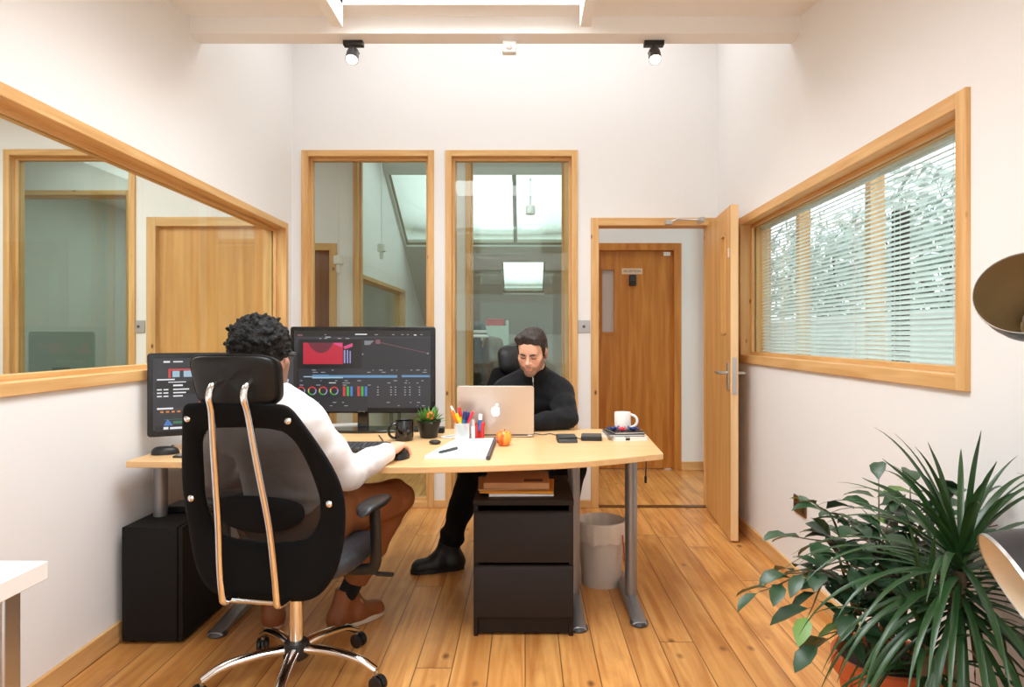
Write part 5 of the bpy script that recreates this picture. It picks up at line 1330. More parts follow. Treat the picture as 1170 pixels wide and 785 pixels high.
def shoe(parent, ank, heel, toe, m, sole_m, name='shoe', h=.085, collar=.043, laces=None):
    """ankle boot: heel and toe on the floor, built with its sole below"""
    heel = np.array(heel, float); toe = np.array(toe, float); ank = np.array(ank, float); f = toe - heel; f[2] = 0; L = np.linalg.norm(f); f /= L; up = np.array((0, 0, 1.0)); s = np.cross(f, up); z0 = heel[2]
    S = Solid(np.minimum(heel, toe) - .14, np.maximum(np.maximum(heel, toe), ank) + (.12, .12, .16), .004)
    g = lambda a, b, c: heel + s * a + f * b * L + up * c
    S.cap(g(0, .14, .045), g(0, .50, .048), .041, .040, .03); S.cap(g(0, .50, .044), g(-.004, .84, .034), .040, .034, .03)
    S.cap(g(0, .12, .03), g(0, .86, .026), .036, .036, .02, sq=None)
    S.cap(g(0, .17, .05), ank + up * .03, .043, collar, .03, cut=True); S.cap(g(0, .52, .05), ank + f * .03 + up * .01, .034, .026, .03)
    S.cutwith(lambda P: -(P[..., 2] - (z0 + .018)))
    o = S.build(name, m, parent, disp=ruff(.0012, 30))
    mb = MB(); n = 40; pts = []
    for k in range(n):
        a = 2 * math.pi * k / n; b = .5 + .5 * math.cos(a); wd = .038 + .007 * math.sin(math.pi * min(1, b * .75 + .2)) - .006 * (abs(b - .38) < .16)
        pts.append(heel + f * (L * (b * 1.03 - .015)) + s * (wd * math.copysign(abs(math.sin(a)) ** .7, math.sin(a))))
    mb.prism([(p[0], p[1]) for p in pts], z0, z0 + .024); mb.build('sole', sole_m, o, bevel=.004)
    if laces:
        mb = MB()
        for k in range(4):
            b = .40 + .075 * k; z = .108 - .012 * k; mb.tube([g(-.02, b, z - .010), g(0, b + .01, z), g(.02, b, z - .010)], .0028, 6)
        mb.tube(bez([g(0, .41, .1), g(.025, .47, .112), g(.035, .52, .09)], 5), .002, 6); mb.tube(bez([g(0, .41, .1), g(-.02, .47, .114), g(-.03, .54, .088)], 5), .002, 6); mb.build('laces', laces, o)
    return o
def sole_ground(px, py): return onz(px, py, 0.0)

# ---- the man in white, seen from behind
A = thing('person', 'dark haired man in a white jumper seated with his back turned, hand on mouse', 'person', (-.82, 2.40, 0))
hipR, hipL = V3(-.725, 2.42, .575), V3(-.925, 2.44, .575)
kneeR, kneeL = V3(-.548, 2.80, .545), V3(-1.175, 2.80, .545)
ankR, ankL = V3(-.758, 2.812, .125), V3(-1.073, 2.834, .125)
shR, shL = V3(-.762, 2.285, .925), V3(-1.03, 2.33, .93)
elR, elL = V3(-.638, 2.395, .732), V3(-1.150, 2.48, .72)
wrR, wrL = V3(-.540, 2.600, .772), V3(-1.02, 2.73, .765)
neckb = V3(-.885, 2.285, 1.00); hA = V3(-.900, 2.275, 1.157)
fA = (.17, 1, -.05); RA = basis(fA, (0, .03, 1))
dirT = (.17, 1, 0)
hsA = .99
S = Solid((-1.36, 2.08, .02), (-.36, 3.0, 1.36), .004)
put_head(S, hA, RA, hsA)
S.cap(hA + RA @ V3(0, -.022, -.055), neckb + V3(0, 0, -.03), .052, .060, .025)
S.cap(V3(-.825, 2.42, .60), V3(-.86, 2.335, .90), .125, .145, .05, sq=(dirT, 1.35)); S.cap(shL, shR, .052, .052, .05)
for a, b, c, d, e_ in ((hipR, kneeR, ankR, .075, .05), (hipL, kneeL, ankL, .075, .05)): S.cap(a, b, d, .052, .04); S.cap(b, c, .048, .036, .03); S.cap(c, c + V3(.01, .01, -.07), .034, .024, .02)
for a, b, c in ((shR, elR, wrR), (shL, elL, wrL)): S.cap(a, b, .046, .038, .03); S.cap(b, c, .037, .0265, .02)
put_hand(S, wrR, (.20, .96, .10), (-.22, .05, 1), (-1, .2, .1), (.38, .50, .34), 1.06)
put_hand(S, wrL, (.35, .92, -.12), (.2, .05, 1), (1, -.2, .05), (.25, .42, .38), 1.0)
skinA = (lin(228), lin(176), lin(150))
S.build('body', M['skin'], A, color=lambda V: head_tint(V, hA, RA, hsA, skinA, (lin(60), lin(44), lin(38))))
# hair: a curly cap made of many small clumps
S = Solid(hA - .17, hA + .18, .004); g = lambda *p: hA + hsA * (RA @ np.array(p))
S.ell(g(0, -.016, .045), np.array((.088, .106, .090)) * hsA, .02, RA); S.ell(g(0, -.040, -.020), np.array((.080, .078, .075)) * hsA, .03, RA)
rr = random.Random(8)
for k in range(700):
    d = np.array((rr.gauss(0, 1), rr.gauss(0, 1) - .3, rr.gauss(0, 1) + .5)); d /= np.linalg.norm(d); q = V3(0, -.016, .036) + d * V3(.090, .110, .098)
    if q[1] > .06 and q[2] < .05: continue
    S.cap(g(*q), g(*(q + V3(rr.gauss(0, .008), rr.gauss(0, .008), rr.gauss(0, .008)))), .0065 + .004 * rr.random(), .0065, .004)
def cutA(P):
    L = (P - hA) @ RA / hsA; x, y, z = L[..., 0], L[..., 1], L[..., 2]
    lim = np.interp(y, [-.2, -.06, -.01, .02, .045, .07, .2], [-.098, -.088, -.030, -.018, .045, .075, .085])
    return np.maximum(lim - z, -.012 - 1e3 * ((np.abs(x) < .05) | (z > .03) | (y < -.03)))
S.cutwith(cutA); S.build('hair', M['hair_black'], A, disp=ruff(.002, 80, .004, 190))
# jumper
S = Solid((-1.34, 2.08, .44), (-.40, 2.86, 1.12), .0045)
S.cap(V3(-.822, 2.43, .565), V3(-.845, 2.385, .70), .150, .152, .05, sq=(dirT, 1.30), cut0=True); S.cap(V3(-.845, 2.385, .70), V3(-.868, 2.325, .885), .150, .168, .05, sq=(dirT, 1.36))
S.cap(shL + V3(.02, 0, -.012), shR + V3(-.02, 0, -.012), .074, .074, .05); S.cap(shL, neckb + V3(-.035, .01, .0), .062, .060, .04); S.cap(shR, neckb + V3(.035, .01, 0), .062, .060, .04)
S.cap(V3(-.87, 2.31, .97), neckb + V3(0, .0, .030), .080, .070, .02, cut=True)
for a, b, c in ((shR, elR, wrR), (shL, elL, wrL)):
    S.cap(a, a + (b - a) * .55, .071, .063, .04); S.cap(a + (b - a) * .55, b, .063, .056, .03); S.cap(b, b + (c - b) * .55, .056, .048, .03); S.cap(b + (c - b) * .55, c + (c - b) * .02, .048, .037, .02, cut=True); S.cap(c - (c - b) * .10, c + (c - b) * .035, .0385, .0375, .004, cut=True)
S.build('jumper', M['white_knit'], A, disp=folds([(elR, wrR - elR, .075), (elL, wrL - elL, .08), (V3(-.74, 2.28, .88), V3(.3, 0, -1), .07), (V3(-.83, 2.30, .66), (0, .2, 1), .14)], .0032, 105, .0015))
# trousers with the legs cut above the ankle
S = Solid((-1.30, 2.20, .08), (-.40, 2.98, .72), .0045)
S.cap(hipL + V3(.02, -.02, 0), hipR + V3(-.02, -.02, 0), .105, .105, .05); S.cap(V3(-.825, 2.41, .57), V3(-.838, 2.40, .66), .135, .135, .04, sq=(dirT, 1.25), cut=True)
for a, b, c in ((hipR, kneeR, ankR), (hipL, kneeL, ankL)):
    S.cap(a, b, .100, .072, .05); S.cap(b, b + (c - b) * .5, .070, .062, .03); S.cap(b + (c - b) * .5, b + (c - b) * .80, .062, .056, .02, cut=True); S.cap(b + (c - b) * .74, b + (c - b) * .82, .058, .0575, .004, cut=True)
S.build('trousers', M['brown_chino'], A, disp=folds([(kneeR, V3(.2, .3, -1), .11), (kneeL, V3(-.2, .3, -1), .11), (hipR + (kneeR - hipR) * .25, kneeR - hipR, .12), (kneeR + (ankR - kneeR) * .6, ankR - kneeR, .10), (hipL, kneeL - hipL, .12)], .006, 60))
for an, k in ((ankR, kneeR), (ankL, kneeL)):
    mb = MB(); d = (k - an); mb.tube([an - V3(0, 0, .05), an - d * .02, an + d * .10, an + d * .26], [.037, .0415, .041, .043], 20); mb.build('sock', M['sock'], A)
shoe(A, ankR, (-.810, 2.760, 0.0), (-.630, 2.950, 0.0), M['tan_leather'], M['sole'], laces=M['kraft'])
shoe(A, ankL, (-1.045, 2.765, 0.0), (-1.145, 3.01, 0.0), M['tan_leather'], M['sole'], laces=M['kraft'])
gl = thing('eyeglasses', 'thin framed glasses worn by the man in white', 'glasses', tuple(hA + RA @ V3(0, .095, 0)))
for s_ in (-1, 1):
    mb = MB(); mb.tube([g(s_ * .084, -.015, .008), g(s_ * .082, .01, .012), g(s_ * .072, .098, .010)], .0022, 8); mb.build('temple_arm', M['gunmetal'], gl)
    mb = MB(); mb.tube([g(s_ * .036 + .027 * math.cos(a), .104, .003 + .022 * math.sin(a)) for a in [2 * math.pi * k / 24 for k in range(25)]], .0018, 6); rim = mb.build('rim', M['gunmetal'], gl)
    mb = MB(); mb.add([g(s_ * .036 + .026 * math.cos(a), .104, .003 + .021 * math.sin(a)) for a in [2 * math.pi * k / 24 for k in range(24)]], [tuple(range(24))]); mb.build('lens', M['glass_clear'], rim)
mb = MB(); mb.tube([g(-.010, .106, .008), g(0, .109, .011), g(.010, .106, .008)], .0018, 6); mb.build('bridge', M['gunmetal'], gl)

# ---- the man in black, facing the camera over his laptop
B = thing('person', 'bearded man in a black jumper and trousers seated facing the camera behind the laptop', 'person', (.05, 3.85, 0))
hipR, hipL = V3(-.065, 3.90, .575), V3(.145, 3.90, .575)
kneeR, kneeL = V3(-.275, 3.535, .520), V3(.245, 3.52, .53)
ankR, ankL = V3(-.398, 3.493, .130), V3(.189, 3.574, .125)
shR, shL = V3(-.112, 3.735, .918), V3(.202, 3.735, .912)
elR, elL = V3(-.235, 3.58, .785), V3(.222, 3.552, .782)
wrR, wrL = V3(-.205, 3.455, .775), V3(.015, 3.462, .775)
neckb = V3(.055, 3.735, .995); hsB = .945
hB = V3(.038, 3.585, 1.147); RB = basis((-.26, -.90, -.40), (-.04, -.3, 1))
dirT = (0, 1, 0)
S = Solid((-.66, 3.30, .02), (.44, 4.10, 1.34), .003)
put_head(S, hB, RB, hsB)
S.cap(hB + RB @ V3(0, -.030, -.055), neckb + V3(0, 0, -.03), .056, .062, .025)
S.cap(V3(.04, 3.90, .60), V3(.05, 3.79, .90), .12, .145, .05, sq=(dirT, 1.35)); S.cap(shL, shR, .052, .052, .05)
for a, b, c in ((hipR, kneeR, ankR), (hipL, kneeL, ankL)): S.cap(a, b, .072, .050, .04); S.cap(b, c, .046, .036, .03); S.cap(c, c + V3(-.01, -.01, -.07), .034, .024, .02)
for a, b, c in ((shR, elR, wrR), (shL, elL, wrL)): S.cap(a, b, .044, .037, .03); S.cap(b, c, .036, .0265, .02)
put_hand(S, wrR, (.15, -1, -.06), (0, -.02, 1), (1, .1, 0), (.25, .40, .35), .98); put_hand(S, wrL, (-.45, -1, -.06), (0, -.02, 1), (-1, .3, 0), (.25, .40, .35), .98)
skinB = (lin(232), lin(178), lin(150)); brd = (lin(92), lin(60), lin(48))
S.build('body', M['skin'], B, color=lambda V: head_tint(V, hB, RB, hsB, skinB, brd), passes=1)
g = lambda *p: hB + hsB * (RB @ np.array(p))
# short dark hair swept up at the front
S = Solid(hB - .19, hB + .19, .0035)
S.ell(g(0, -.016, .047), np.array((.0835, .102, .088)) * hsB, .02, RB); S.ell(g(0, -.038, -.010), np.array((.0765, .076, .076)) * hsB, .03, RB)
for s_ in (-1, 1): S.cap(g(s_ * .071, .022, .040), g(s_ * .0725, .018, -.018), .012 * hsB, .006 * hsB, .012)
rr = random.Random(2)
for k in range(46):                                                       # locks combed up and back
    x = -.060 + .120 * rr.random(); y0 = .068 + .012 * rr.random() - .004 * abs(x) / .05; z0 = .085 - 4.5 * x * x
    p0, p1, p2 = g(x, y0, z0), g(x * 1.0 + .008, y0 - .006, z0 + .020 + .009 * rr.random()), g(x * .9 + .014, y0 - .060, z0 + .026 + .008 * rr.random())
    S.cap(p0, p1, .011, .012, .006); S.cap(p1, p2, .012, .008, .006)
def cutB(P):
    L = (P - hB) @ RB / hsB; x, y, z = L[..., 0], L[..., 1], L[..., 2]
    lim = np.interp(y, [-.2, -.06, -.012, .010, .030, .040, .060, .075, .2], [-.085, -.075, -.034, -.030, -.016, .040, .060, .072, .074])
    return np.maximum(lim - z, 0 - 1.0 * (lim < 9))
S.cutwith(cutB)
def strands(p):
    L = RB.T @ (np.array(p) - hB); return .0022 * noise.noise(Vector((L[0] * 190, L[1] * 34, L[2] * 60))) + .002 * noise.noise(Vector(L) * 40)
S.build('hair', M['hair_brown'], B, disp=strands)
for s_ in (-1, 1):
    mb = MB(); pts = [g(s_ * .013, .0985, .0140), g(s_ * .024, .0985, .0178), g(s_ * .038, .0905, .0188), g(s_ * .048, .082, .0150)]
    mb.tube(bez(pts, 5), [.0050] * 6 + [.0054] * 5 + [.0046, .0042, .0036, .003, .0022], 8, flat=.8); mb.build('eyebrow', M['hair_brown'], B)
    mb = MB(); mb.tube(bez([g(s_ * .0165, .0850, -.0070), g(s_ * .026, .0897, -.0078), g(s_ * .035, .0892, -.0078), g(s_ * .046, .0812, -.0072)], 5), .0018, 6); mb.build('eyelashes', M['hair_black'], B)
# jumper with a stand-up collar
S = Solid((-.40, 3.38, .46), (.42, 4.06, 1.13), .0045)
S.cap(V3(.04, 3.90, .56), V3(.045, 3.86, .70), .142, .145, .05, sq=(dirT, 1.30), cut0=True); S.cap(V3(.045, 3.86, .70), V3(.052, 3.785, .89), .145, .165, .05, sq=(dirT, 1.36))
S.cap(shL + V3(-.02, 0, -.012), shR + V3(.02, 0, -.012), .072, .072, .05); S.cap(shL, neckb + V3(.035, 0, 0), .060, .060, .04); S.cap(shR, neckb + V3(-.035, 0, 0), .060, .060, .04)
S.cap(neckb + V3(0, .01, -.03), neckb + V3(-.010, -.070, .078), .078, .066, .012, cut=True)
for a, b, c in ((shR, elR, wrR), (shL, elL, wrL)):
    S.cap(a, a + (b - a) * .55, .068, .062, .04); S.cap(a + (b - a) * .55, b, .062, .054, .03); S.cap(b, b + (c - b) * .55, .054, .046, .03); S.cap(b + (c - b) * .55, c + (c - b) * .02, .046, .036, .02, cut=True)
S.cutwith(lambda P: np.where((P[..., 1] < 3.63) & (P[..., 2] < .80), ZD + .004 - P[..., 2], -1.0))
S.build('jumper', M['black_knit'], B, disp=folds([(elL, V3(.2, 0, 1), .11), (elR, V3(-.2, 0, 1), .11), (shL, V3(1, 0, .6), .10), (shR, V3(-1, 0, .6), .10), (V3(.05, 3.66, .80), (.1, 0, 1), .13)], .006, 62))
mb = MB(); mb.tube([V3(.040, 3.602, 1.040), V3(.042, 3.615, 1.000), V3(.045, 3.622, .955)], .0032, 8, flat=.6); zp = mb.build('zip', M['steel'], B)
mb = MB(); mb.obox((.043, 3.617, .99), (.006, .004, .022)); mb.build('zip_pull', M['steel'], zp)
S = Solid((-.56, 3.34, .06), (.40, 4.08, .70), .0045)
S.cap(hipL + V3(-.02, .02, 0), hipR + V3(.02, .02, 0), .103, .103, .05); S.cap(V3(.04, 3.90, .57), V3(.042, 3.88, .66), .132, .132, .04, sq=(dirT, 1.25), cut=True)
for a, b, c in ((hipR, kneeR, ankR), (hipL, kneeL, ankL)):
    S.cap(a, b, .098, .076, .05); S.cap(b, b + (c - b) * .5, .074, .066, .03); S.cap(b + (c - b) * .5, c, .066, .056, .02, cut=True); S.cap(b + (c - b) * .88, b + (c - b) * .99, .064, .062, .01, cut=True)
S.build('trousers', M['black_denim'], B, disp=folds([(kneeR, V3(-.2, -.3, -1), .11), (kneeR + (ankR - kneeR) * .8, ankR - kneeR, .12), (hipR, kneeR - hipR, .12)], .007, 60))
shoe(B, ankR, (-.325, 3.515, 0), (-.590, 3.435, 0), M['black_leather'], M['black'], laces=M['gunmetal'], h=.1, collar=.046)
shoe(B, ankL, (.175, 3.65, 0), (.225, 3.38, 0), M['black_leather'], M['black'], laces=M['gunmetal'], collar=.046)
# ------------------------------------------------------------------ plants at the lower right
def blade(mb, pts, w, up=(0, 0, 1), m=0, fold=.25):
    """a leaf blade along points, folded on its midrib; w = list of half widths"""
    pts = [Vector(p) for p in pts]; k = len(pts); vs = []; u = Vector(up)
    for i in range(k):
        T = (pts[min(i + 1, k - 1)] - pts[max(i - 1, 0)]).normalized(); s = T.cross(u)
        s = s.normalized() if s.length > 1e-4 else Vector((1, 0, 0)); n_ = s.cross(T).normalized()
        vs += [pts[i] - s * w[i] + n_ * w[i] * fold, pts[i], pts[i] + s * w[i] + n_ * w[i] * fold]
    fs = []
    for i in range(k - 1):
        a = i * 3; fs += [(a, a + 1, a + 4, a + 3), (a + 1, a + 2, a + 5, a + 4)]
    mb.add(vs, fs, m, True)
rr = random.Random(21)
pc = Vector((1.055, 1.945, 0))
fp = thing('potted_plant', 'broad leaved green plant in a terracotta pot by the right wall', 'plant', pc)
mb = MB(); mb.lathe([(0, 0), (.092, 0), (.096, .006), (.128, .235), (.140, .238), (.146, .246), (.148, .292), (.143, .298), (.134, .296), (.130, .262), (0, .262)], pc, 48); mb.build('pot', M['terracotta'], fp)
mb = MB(); mb.lathe([(0, .272), (.06, .270), (.131, .264)], pc, 30); mb.build('soil', M['soil'], fp)
tips = [(868, 676, 1.80), (900, 655, 1.84), (906, 612, 1.90), (934, 577, 1.95), (962, 592, 1.90), (1004, 552, 2.0), (1040, 556, 2.05), (1072, 566, 2.02), (1100, 552, 2.06), (1120, 575, 2.05), (938, 735, 1.74), (924, 702, 1.78), (960, 640, 1.80), (985, 610, 1.84), (1018, 592, 1.92), (1000, 660, 1.76), (975, 700, 1.74), (1045, 610, 1.96), (1080, 620, 2.0), (1018, 640, 1.88), (950, 668, 1.86), (1140, 600, 2.08), (1030, 690, 1.80), (948, 612, 1.96), (1060, 585, 1.9)]
stem = MB(); leaves = MB(); young = MB()
for i, (x, y, Y) in enumerate(tips):
    Y = min(Y, F_PX * 1.265 / (x - VX)); tip = at(x, y, Y); a = rr.random() * 6.28
    b0 = pc + Vector((math.cos(a) * .05, math.sin(a) * .05, .265)); mid = b0.lerp(tip, .5) + Vector((.03 * math.cos(a), .03 * math.sin(a), .10 + .05 * rr.random()))
    path = bez([b0, mid, tip], 12); stem.tube(path, [.0055 - .004 * k / (len(path) - 1) for k in range(len(path))], 6)
    n = len(path)
    for q in range(9):
        f_ = .40 + .60 * q / 8; p = path[min(n - 1, int(f_ * (n - 1)))]; T = (path[min(n - 1, int(f_ * (n - 1)) + 1)] - path[max(0, int(f_ * (n - 1)) - 1)]).normalized()
        sd = T.cross(Vector((0, 0, 1))).normalized() * (1 if q % 2 else -1)
        d = (T * .45 + sd * .95 + Vector((0, 0, .25 * rr.random() - .25)) + Vector((rr.gauss(0, .22), rr.gauss(0, .22), rr.gauss(0, .22)))).normalized()
        if q == 8: d = (T + Vector((0, 0, -.25))).normalized()
        L = .066 + .040 * rr.random(); st = p + d * .012
        pts = [p, st, st + d * L * .3 + Vector((0, 0, .003)), st + d * L * .62 + Vector((0, 0, -.002)), st + d * L * .86 + Vector((0, 0, -.010)), st + d * L + Vector((0, 0, -.018))]
        if any(p_.x > XR(p_.y) - .01 for p_ in pts): continue
        w = L * (.26 + .06 * rr.random()); tgt = young if (rr.random() < .09) else leaves
        blade(tgt, pts, [.001, .0016, w * .86, w, w * .55, .001], up=(rr.gauss(0, .25), rr.gauss(0, .25), 1))
stem.build('stems', M['stem'], fp); leaves.build('foliage', M['ficus'], fp); young.build('young_leaves', M['leaf_young'], fp)

dc = Vector((1.05, 1.62, 0))
dp = thing('potted_plant', 'spiky strap leaved plant with arching blades in front of the right wall', 'plant', dc)
mb = MB(); mb.lathe([(0, 0), (.085, 0), (.088, .006), (.115, .19), (.126, .192), (.128, .225), (.118, .225), (.114, .205), (0, .205)], dc, 40); mb.build('pot', M['terracotta'], dp)
mb = MB(); mb.lathe([(0, .214), (.05, .212), (.115, .207)], dc, 26); mb.build('soil', M['soil'], dp)
mb = MB(); cr = dc + Vector((0.01, 0, .655)); mb.tube(bez([dc + Vector((.02, .01, .2)), dc + Vector((-.01, 0, .45)), cr], 8), .016, 12); mb.tube(bez([dc + Vector((-.03, .02, .2)), dc + Vector((-.06, .03, .34)), dc + Vector((-.05, .03, .46))], 8), .013, 10); mb.build('stems', M['stem'], dp)
LS = at(1158, 668, 1.30) + Vector((.06, -.01, .03))
mb = MB(); rr = random.Random(77)
def strap(base, az, el, L, w, droop):
    d = Vector((math.cos(az) * math.cos(el), math.sin(az) * math.cos(el), math.sin(el))); p = Vector(base); pts = [p.copy()]; n = 12
    for k in range(n):
        p = p + d * (L / n); d = (d + Vector((0, 0, -droop * (.4 + 1.6 * k / n)))).normalized()
        lim = XR(p.y) - .015
        if p.x > lim: p.x = lim; d.x = min(d.x, 0); d.normalize()
        pts.append(p.copy())
    if min(q.z for q in pts) < .02: return
    if any((q - LS).length < .155 or (q.xy - Vector((1.235, 1.36))).length < .03 or (q - pc - Vector((0, 0, .15))).length < .18 for q in pts): return
    ws = [w * (.75 + .25 * min(1, k / 3)) * (1 if k < 7 else max(.06, 1 - ((k - 6) / 6.2) ** 1.5)) for k in range(n + 1)]
    blade(mb, pts, ws, up=(math.cos(az) * -.3, math.sin(az) * -.3, 1), fold=.35)
ga = 2.39996
for i in range(130):
    t_ = i / 129; az = i * ga + rr.gauss(0, .15); el = math.radians(74 - 100 * t_ ** .6 + rr.gauss(0, 8)); L = .25 + .10 * rr.random() + .15 * min(1, t_ / .4)
    strap(cr + Vector((0, 0, .05 - .16 * t_)), az, el, L, .0070 + .0025 * rr.random(), .066 + .10 * t_ + .02 * rr.random())
for i in range(34):
    t_ = i / 33; az = i * ga + 1; el = math.radians(80 - 90 * t_ + rr.gauss(0, 6))
    strap(dc + Vector((-.05, .03, .48 - .1 * t_)), az, el, .30 + .08 * rr.random(), .0075, .07 + .09 * t_)
# a few long blades that stand out against the wall
for (x, y, Y) in ((1121, 492, 1.60), (1060, 505, 1.62), (1008, 524, 1.66), (985, 546, 1.66), (1139, 527, 1.58), (1050, 537, 1.70), (1165, 560, 1.56)):
    tip = at(x, y, Y); b0 = cr + Vector((0, 0, .02)); mid = b0.lerp(tip, .55) + Vector((0, 0, .035)); pts = bez([b0, mid, tip], 6); k = len(pts)
    blade(mb, pts, [.0095 * (1 - .94 * (j / (k - 1)) ** 2.2) for j in range(k)], up=(.1, -.9, .5), fold=.3)
mb.build('foliage', M['strap'], dp)

# ------------------------------------------------------------------ seen through the glazing: far rooms
def desk_simple(label, x0, x1, y0, y1, z):
    t = thing('side_desk', label, 'desk', ((x0 + x1) / 2, (y0 + y1) / 2, 0)); mb = MB(); mb.box(x0, x1, y0, y1, z - .03, z); mb.build('desktop', M['white'], t, bevel=.002)
    for x in (x0 + .05, x1 - .05):
        for y in (y0 + .05, y1 - .05):
            mb = MB(); mb.tube([(x, y, 0), (x, y, z - .03)], .022, 10); mb.build('leg', M['silver_paint'], t)
desk_simple('white desk under the pale computer in the room beyond the left glazing', -5.1, -3.3, 6.35, 7.05, .73)
cx, cy = (70 - 600) * 6.55 / 760, 6.55
t = thing('computer', 'silver backed all in one computer seen through the left glazing', 'computer', (cx, cy, .73))
mb = MB(); mb.prism(rounded_rect(.65, .42, .02, 5, cx, 1.06), 0, .022, xf=lambda p: (p[0], cy + p[2], p[1])); mb.build('casing', mat('pale_aluminium', rgb(196, 206, 206), .4, .3), t, bevel=.004)
mb = MB(); mb.box(cx - .28, cx + .28, cy + .0225, cy + .024, .90, 1.25); mb.build('screen', M['black_gloss'], t)
mb = MB(); mb.add([(cx + a, cy + b, z_) for (z_, b) in ((.735, -.02), (.735, .13), (.92, .03), (.92, .0)) for a in (-.09, .09)], [(0, 1, 3, 2), (2, 3, 5, 4), (4, 5, 7, 6), (6, 7, 1, 0), (0, 2, 4, 6), (1, 7, 5, 3)]); mb.box(cx - .10, cx + .10, cy - .03, cy + .15, .73, .737); mb.build('stand', M['silver_paint'], t, bevel=.002)
# shelf unit with a red box on it
t = thing('shelf_unit', 'pale green white shelf unit in the room behind the man in black', 'shelf', (-.62, 8.7, 0))
M['pale_green'] = mat('pale_green_panel', rgb(206, 226, 218), .6)
x0, x1 = -1.25, -.215
mb = MB(); mb.box(x0, x1, 8.55, 8.57, 0, 1.36)
mb.build('back_panel', M['pale_green'], t)
for x in (x0, x1 - .03):
    mb = MB(); mb.box(x, x + .03, 8.57, 8.87, 0, 1.43); mb.build('side_panel', M['pale_green'], t)
for z_ in (.06, .50, .93, 1.36):
    mb = MB(); mb.box(x0 + .03, x1 - .03, 8.57, 8.87, z_ - .03, z_); mb.build('shelf', M['pale_green'], t)
mb = MB(); mb.box(-.50, -.27, 8.62, 8.84, 1.36, 1.44); mb.box(-.505, -.265, 8.615, 8.845, 1.425, 1.45); tag(mb.build('storage_box', M['red'], bevel=.004), 'red box on top of the pale shelf unit', 'box')
# coat stand with dark coats and a white banded cap
t = thing('coat_stand', 'timber coat stand behind the glazing next to the shelf unit', 'coat stand', (-.55, 7.3, 0))
mb = MB(); px_ = -.50; mb.tube([(px_, 7.3, 0.03), (px_, 7.3, 1.30)], .02, 12); mb.build('pole', M['pine_z'], t)
for k in range(4):
    a = k * math.pi / 2 + .4; mb = MB(); mb.tube(bez([(px_, 7.3, .16), (px_ + .16 * math.cos(a), 7.3 + .16 * math.sin(a), .10), (px_ + .25 * math.cos(a), 7.3 + .25 * math.sin(a), .014)], 6), .014, 10); mb.build('foot', M['pine_x'], t)
    mb = MB(); mb.tube(bez([(px_, 7.3, 1.10), (px_ + .10 * math.cos(a), 7.3 + .10 * math.sin(a), 1.14), (px_ + .16 * math.cos(a), 7.3 + .16 * math.sin(a), 1.21)], 6), .010, 10); mb.build('hook', M['pine_x'], t)
def coat(label, c, w, h, m, seed):
    c = np.array(c, float); S = Solid(c - (w + .08, .2, h + .05), c + (w + .08, .2, .12), .012)
    S.cap(c + (-w * .45, 0, -.04), c + (w * .45, 0, -.05), .06, .06, .05); S.cap(c + (0, 0, -.05), c + (0, 0, -h + .12), .09, .13, .06, sq=((0, 1, 0), 1.2))
    for s in (-1, 1): S.cap(c + (s * w * .5, 0, -.06), c + (s * w * .75, .0, -h * .75), .055, .045, .03)
    o = S.build('coat', m, None, disp=lambda p: .012 * math.sin(p.x * 60 + 3 * noise.noise(p * 6)) * .6 + .008 * noise.noise(p * 9 + Vector((seed, 0, 0)))); tag(o, label, 'coat')
coat('dark grey coat hanging on the timber coat stand', (-.62, 7.24, 1.20), .20, .80, mat('coat_dark', rgb(38, 44, 46), .9, bump=.2, bscale=200), 1)
coat('tan brown coat hanging right of the dark grey coat', (-.36, 7.36, 1.18), .13, .75, mat('coat_tan', rgb(120, 96, 76), .9, bump=.2, bscale=200), 5)
t = thing('hat', 'black and white cap on top of the coat stand', 'cap', (-.52, 7.28, 1.30)); c = Vector((-.53, 7.28, 1.24))
mb = MB(); mb.lathe([(.105, 0), (.108, .04), (.098, .09), (.065, .13), (0, .145)], c, 24); mb.build('crown', M['black'], t, solid=.004)
mb = MB(); mb.lathe([(.1095, .015), (.112, .03), (.110, .05)], c, 24); mb.build('band', M['white'], t, solid=.003)
mb = MB(); mb.surf(lambda u, v: c + Vector((math.cos(-2.6 + 2.0 * v) * (.105 + .07 * u), math.sin(-2.6 + 2.0 * v) * (.105 + .07 * u), .004 - .03 * u * u)), 4, 14); mb.build('peak', M['white'], t, solid=.004)
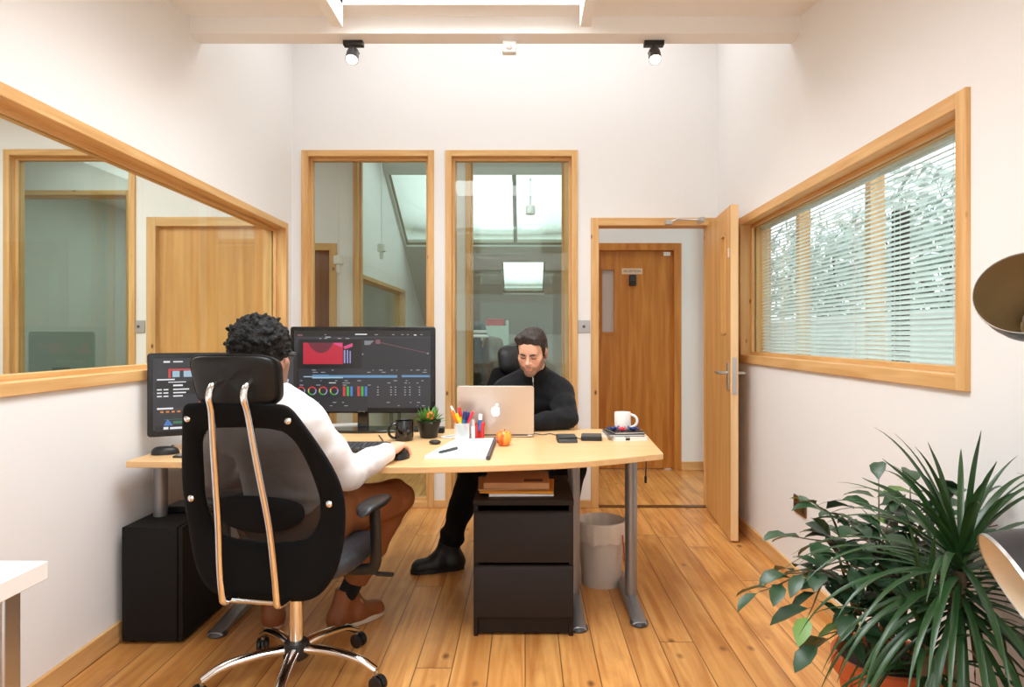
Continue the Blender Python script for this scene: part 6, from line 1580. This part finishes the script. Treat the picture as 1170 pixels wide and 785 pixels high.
# white spotlights on the corridor's far wall
for (px, py, lb) in ((387, 298, 'white spotlight on the corridor wall, the lower of two'), (436, 284, 'white spotlight behind the glazing, the upper of two')):
    Y = 6.02 if px < 400 else 6.9; p = at(px, py, Y)
    if px > 400: p.z = p.z
    t = thing('spotlight', lb, 'spotlight', p, 'white spotlights beyond the glazing')
    mb = MB(); mb.lathe([(0, .045), (.040, .045), (.044, .03), (.044, -.03), (.036, -.034), (0, -.034)], p, 20); mb.build('housing', M['white'], t)
    mb = MB(); mb.tube([p + Vector((0, 0, -.034)), p + Vector((0, 0, -.11))], [.022, .019], 14); mb.build('bulb', M['white'], t)
    mb = MB(); top = 2.95 if px < 400 else zr(Y); mb.tube([p + Vector((0, 0, .045)), Vector((p.x, p.y, top))], .0045, 8); mb.build('flex', M['white'], t)
# pendant rod in the far room
p = at(606, 235, 8.0); t = thing('pendant_light', 'small pendant hanging on a rod below the far rooflight', 'light', p)
mb = MB(); mb.tube([p, Vector((p.x, p.y, zr(8.0)))], .006, 8); mb.build('rod', M['gunmetal'], t)
mb = MB(); mb.lathe([(0, 0), (.05, 0), (.06, -.02), (.06, -.10), (.055, -.105), (0, -.09)], p, 24); mb.build('shade', M['white'], t)
# desk and screens in the far side room seen through the lower left pane
for k, (px, lb) in enumerate(((470, 'dark monitor in the far room, left of a pair'), (486, 'dark monitor in the far room, right of a pair'))):
    Y = 8.0; p = at(px, 384, Y); t = thing('far_monitor', lb, 'monitor', (p.x, Y, .75), 'dark monitors in the far room')
    mb = MB(); mb.box(p.x - .075, p.x + .075, Y, Y + .03, 1.02, 1.30); mb.build('casing', M['gunmetal'], t, bevel=.004)
    mb = MB(); mb.tube([(p.x, Y + .02, 1.05), (p.x, Y + .02, .76)], .014, 10); mb.lathe([(0, 0), (.06, 0), (.06, .01), (0, .014)], (p.x, Y + .02, .75), 20); mb.build('stand', M['gunmetal'], t)
desk_simple('white desk with dark monitors in the far room', -1.62, -.95, 7.75, 8.35, .75)
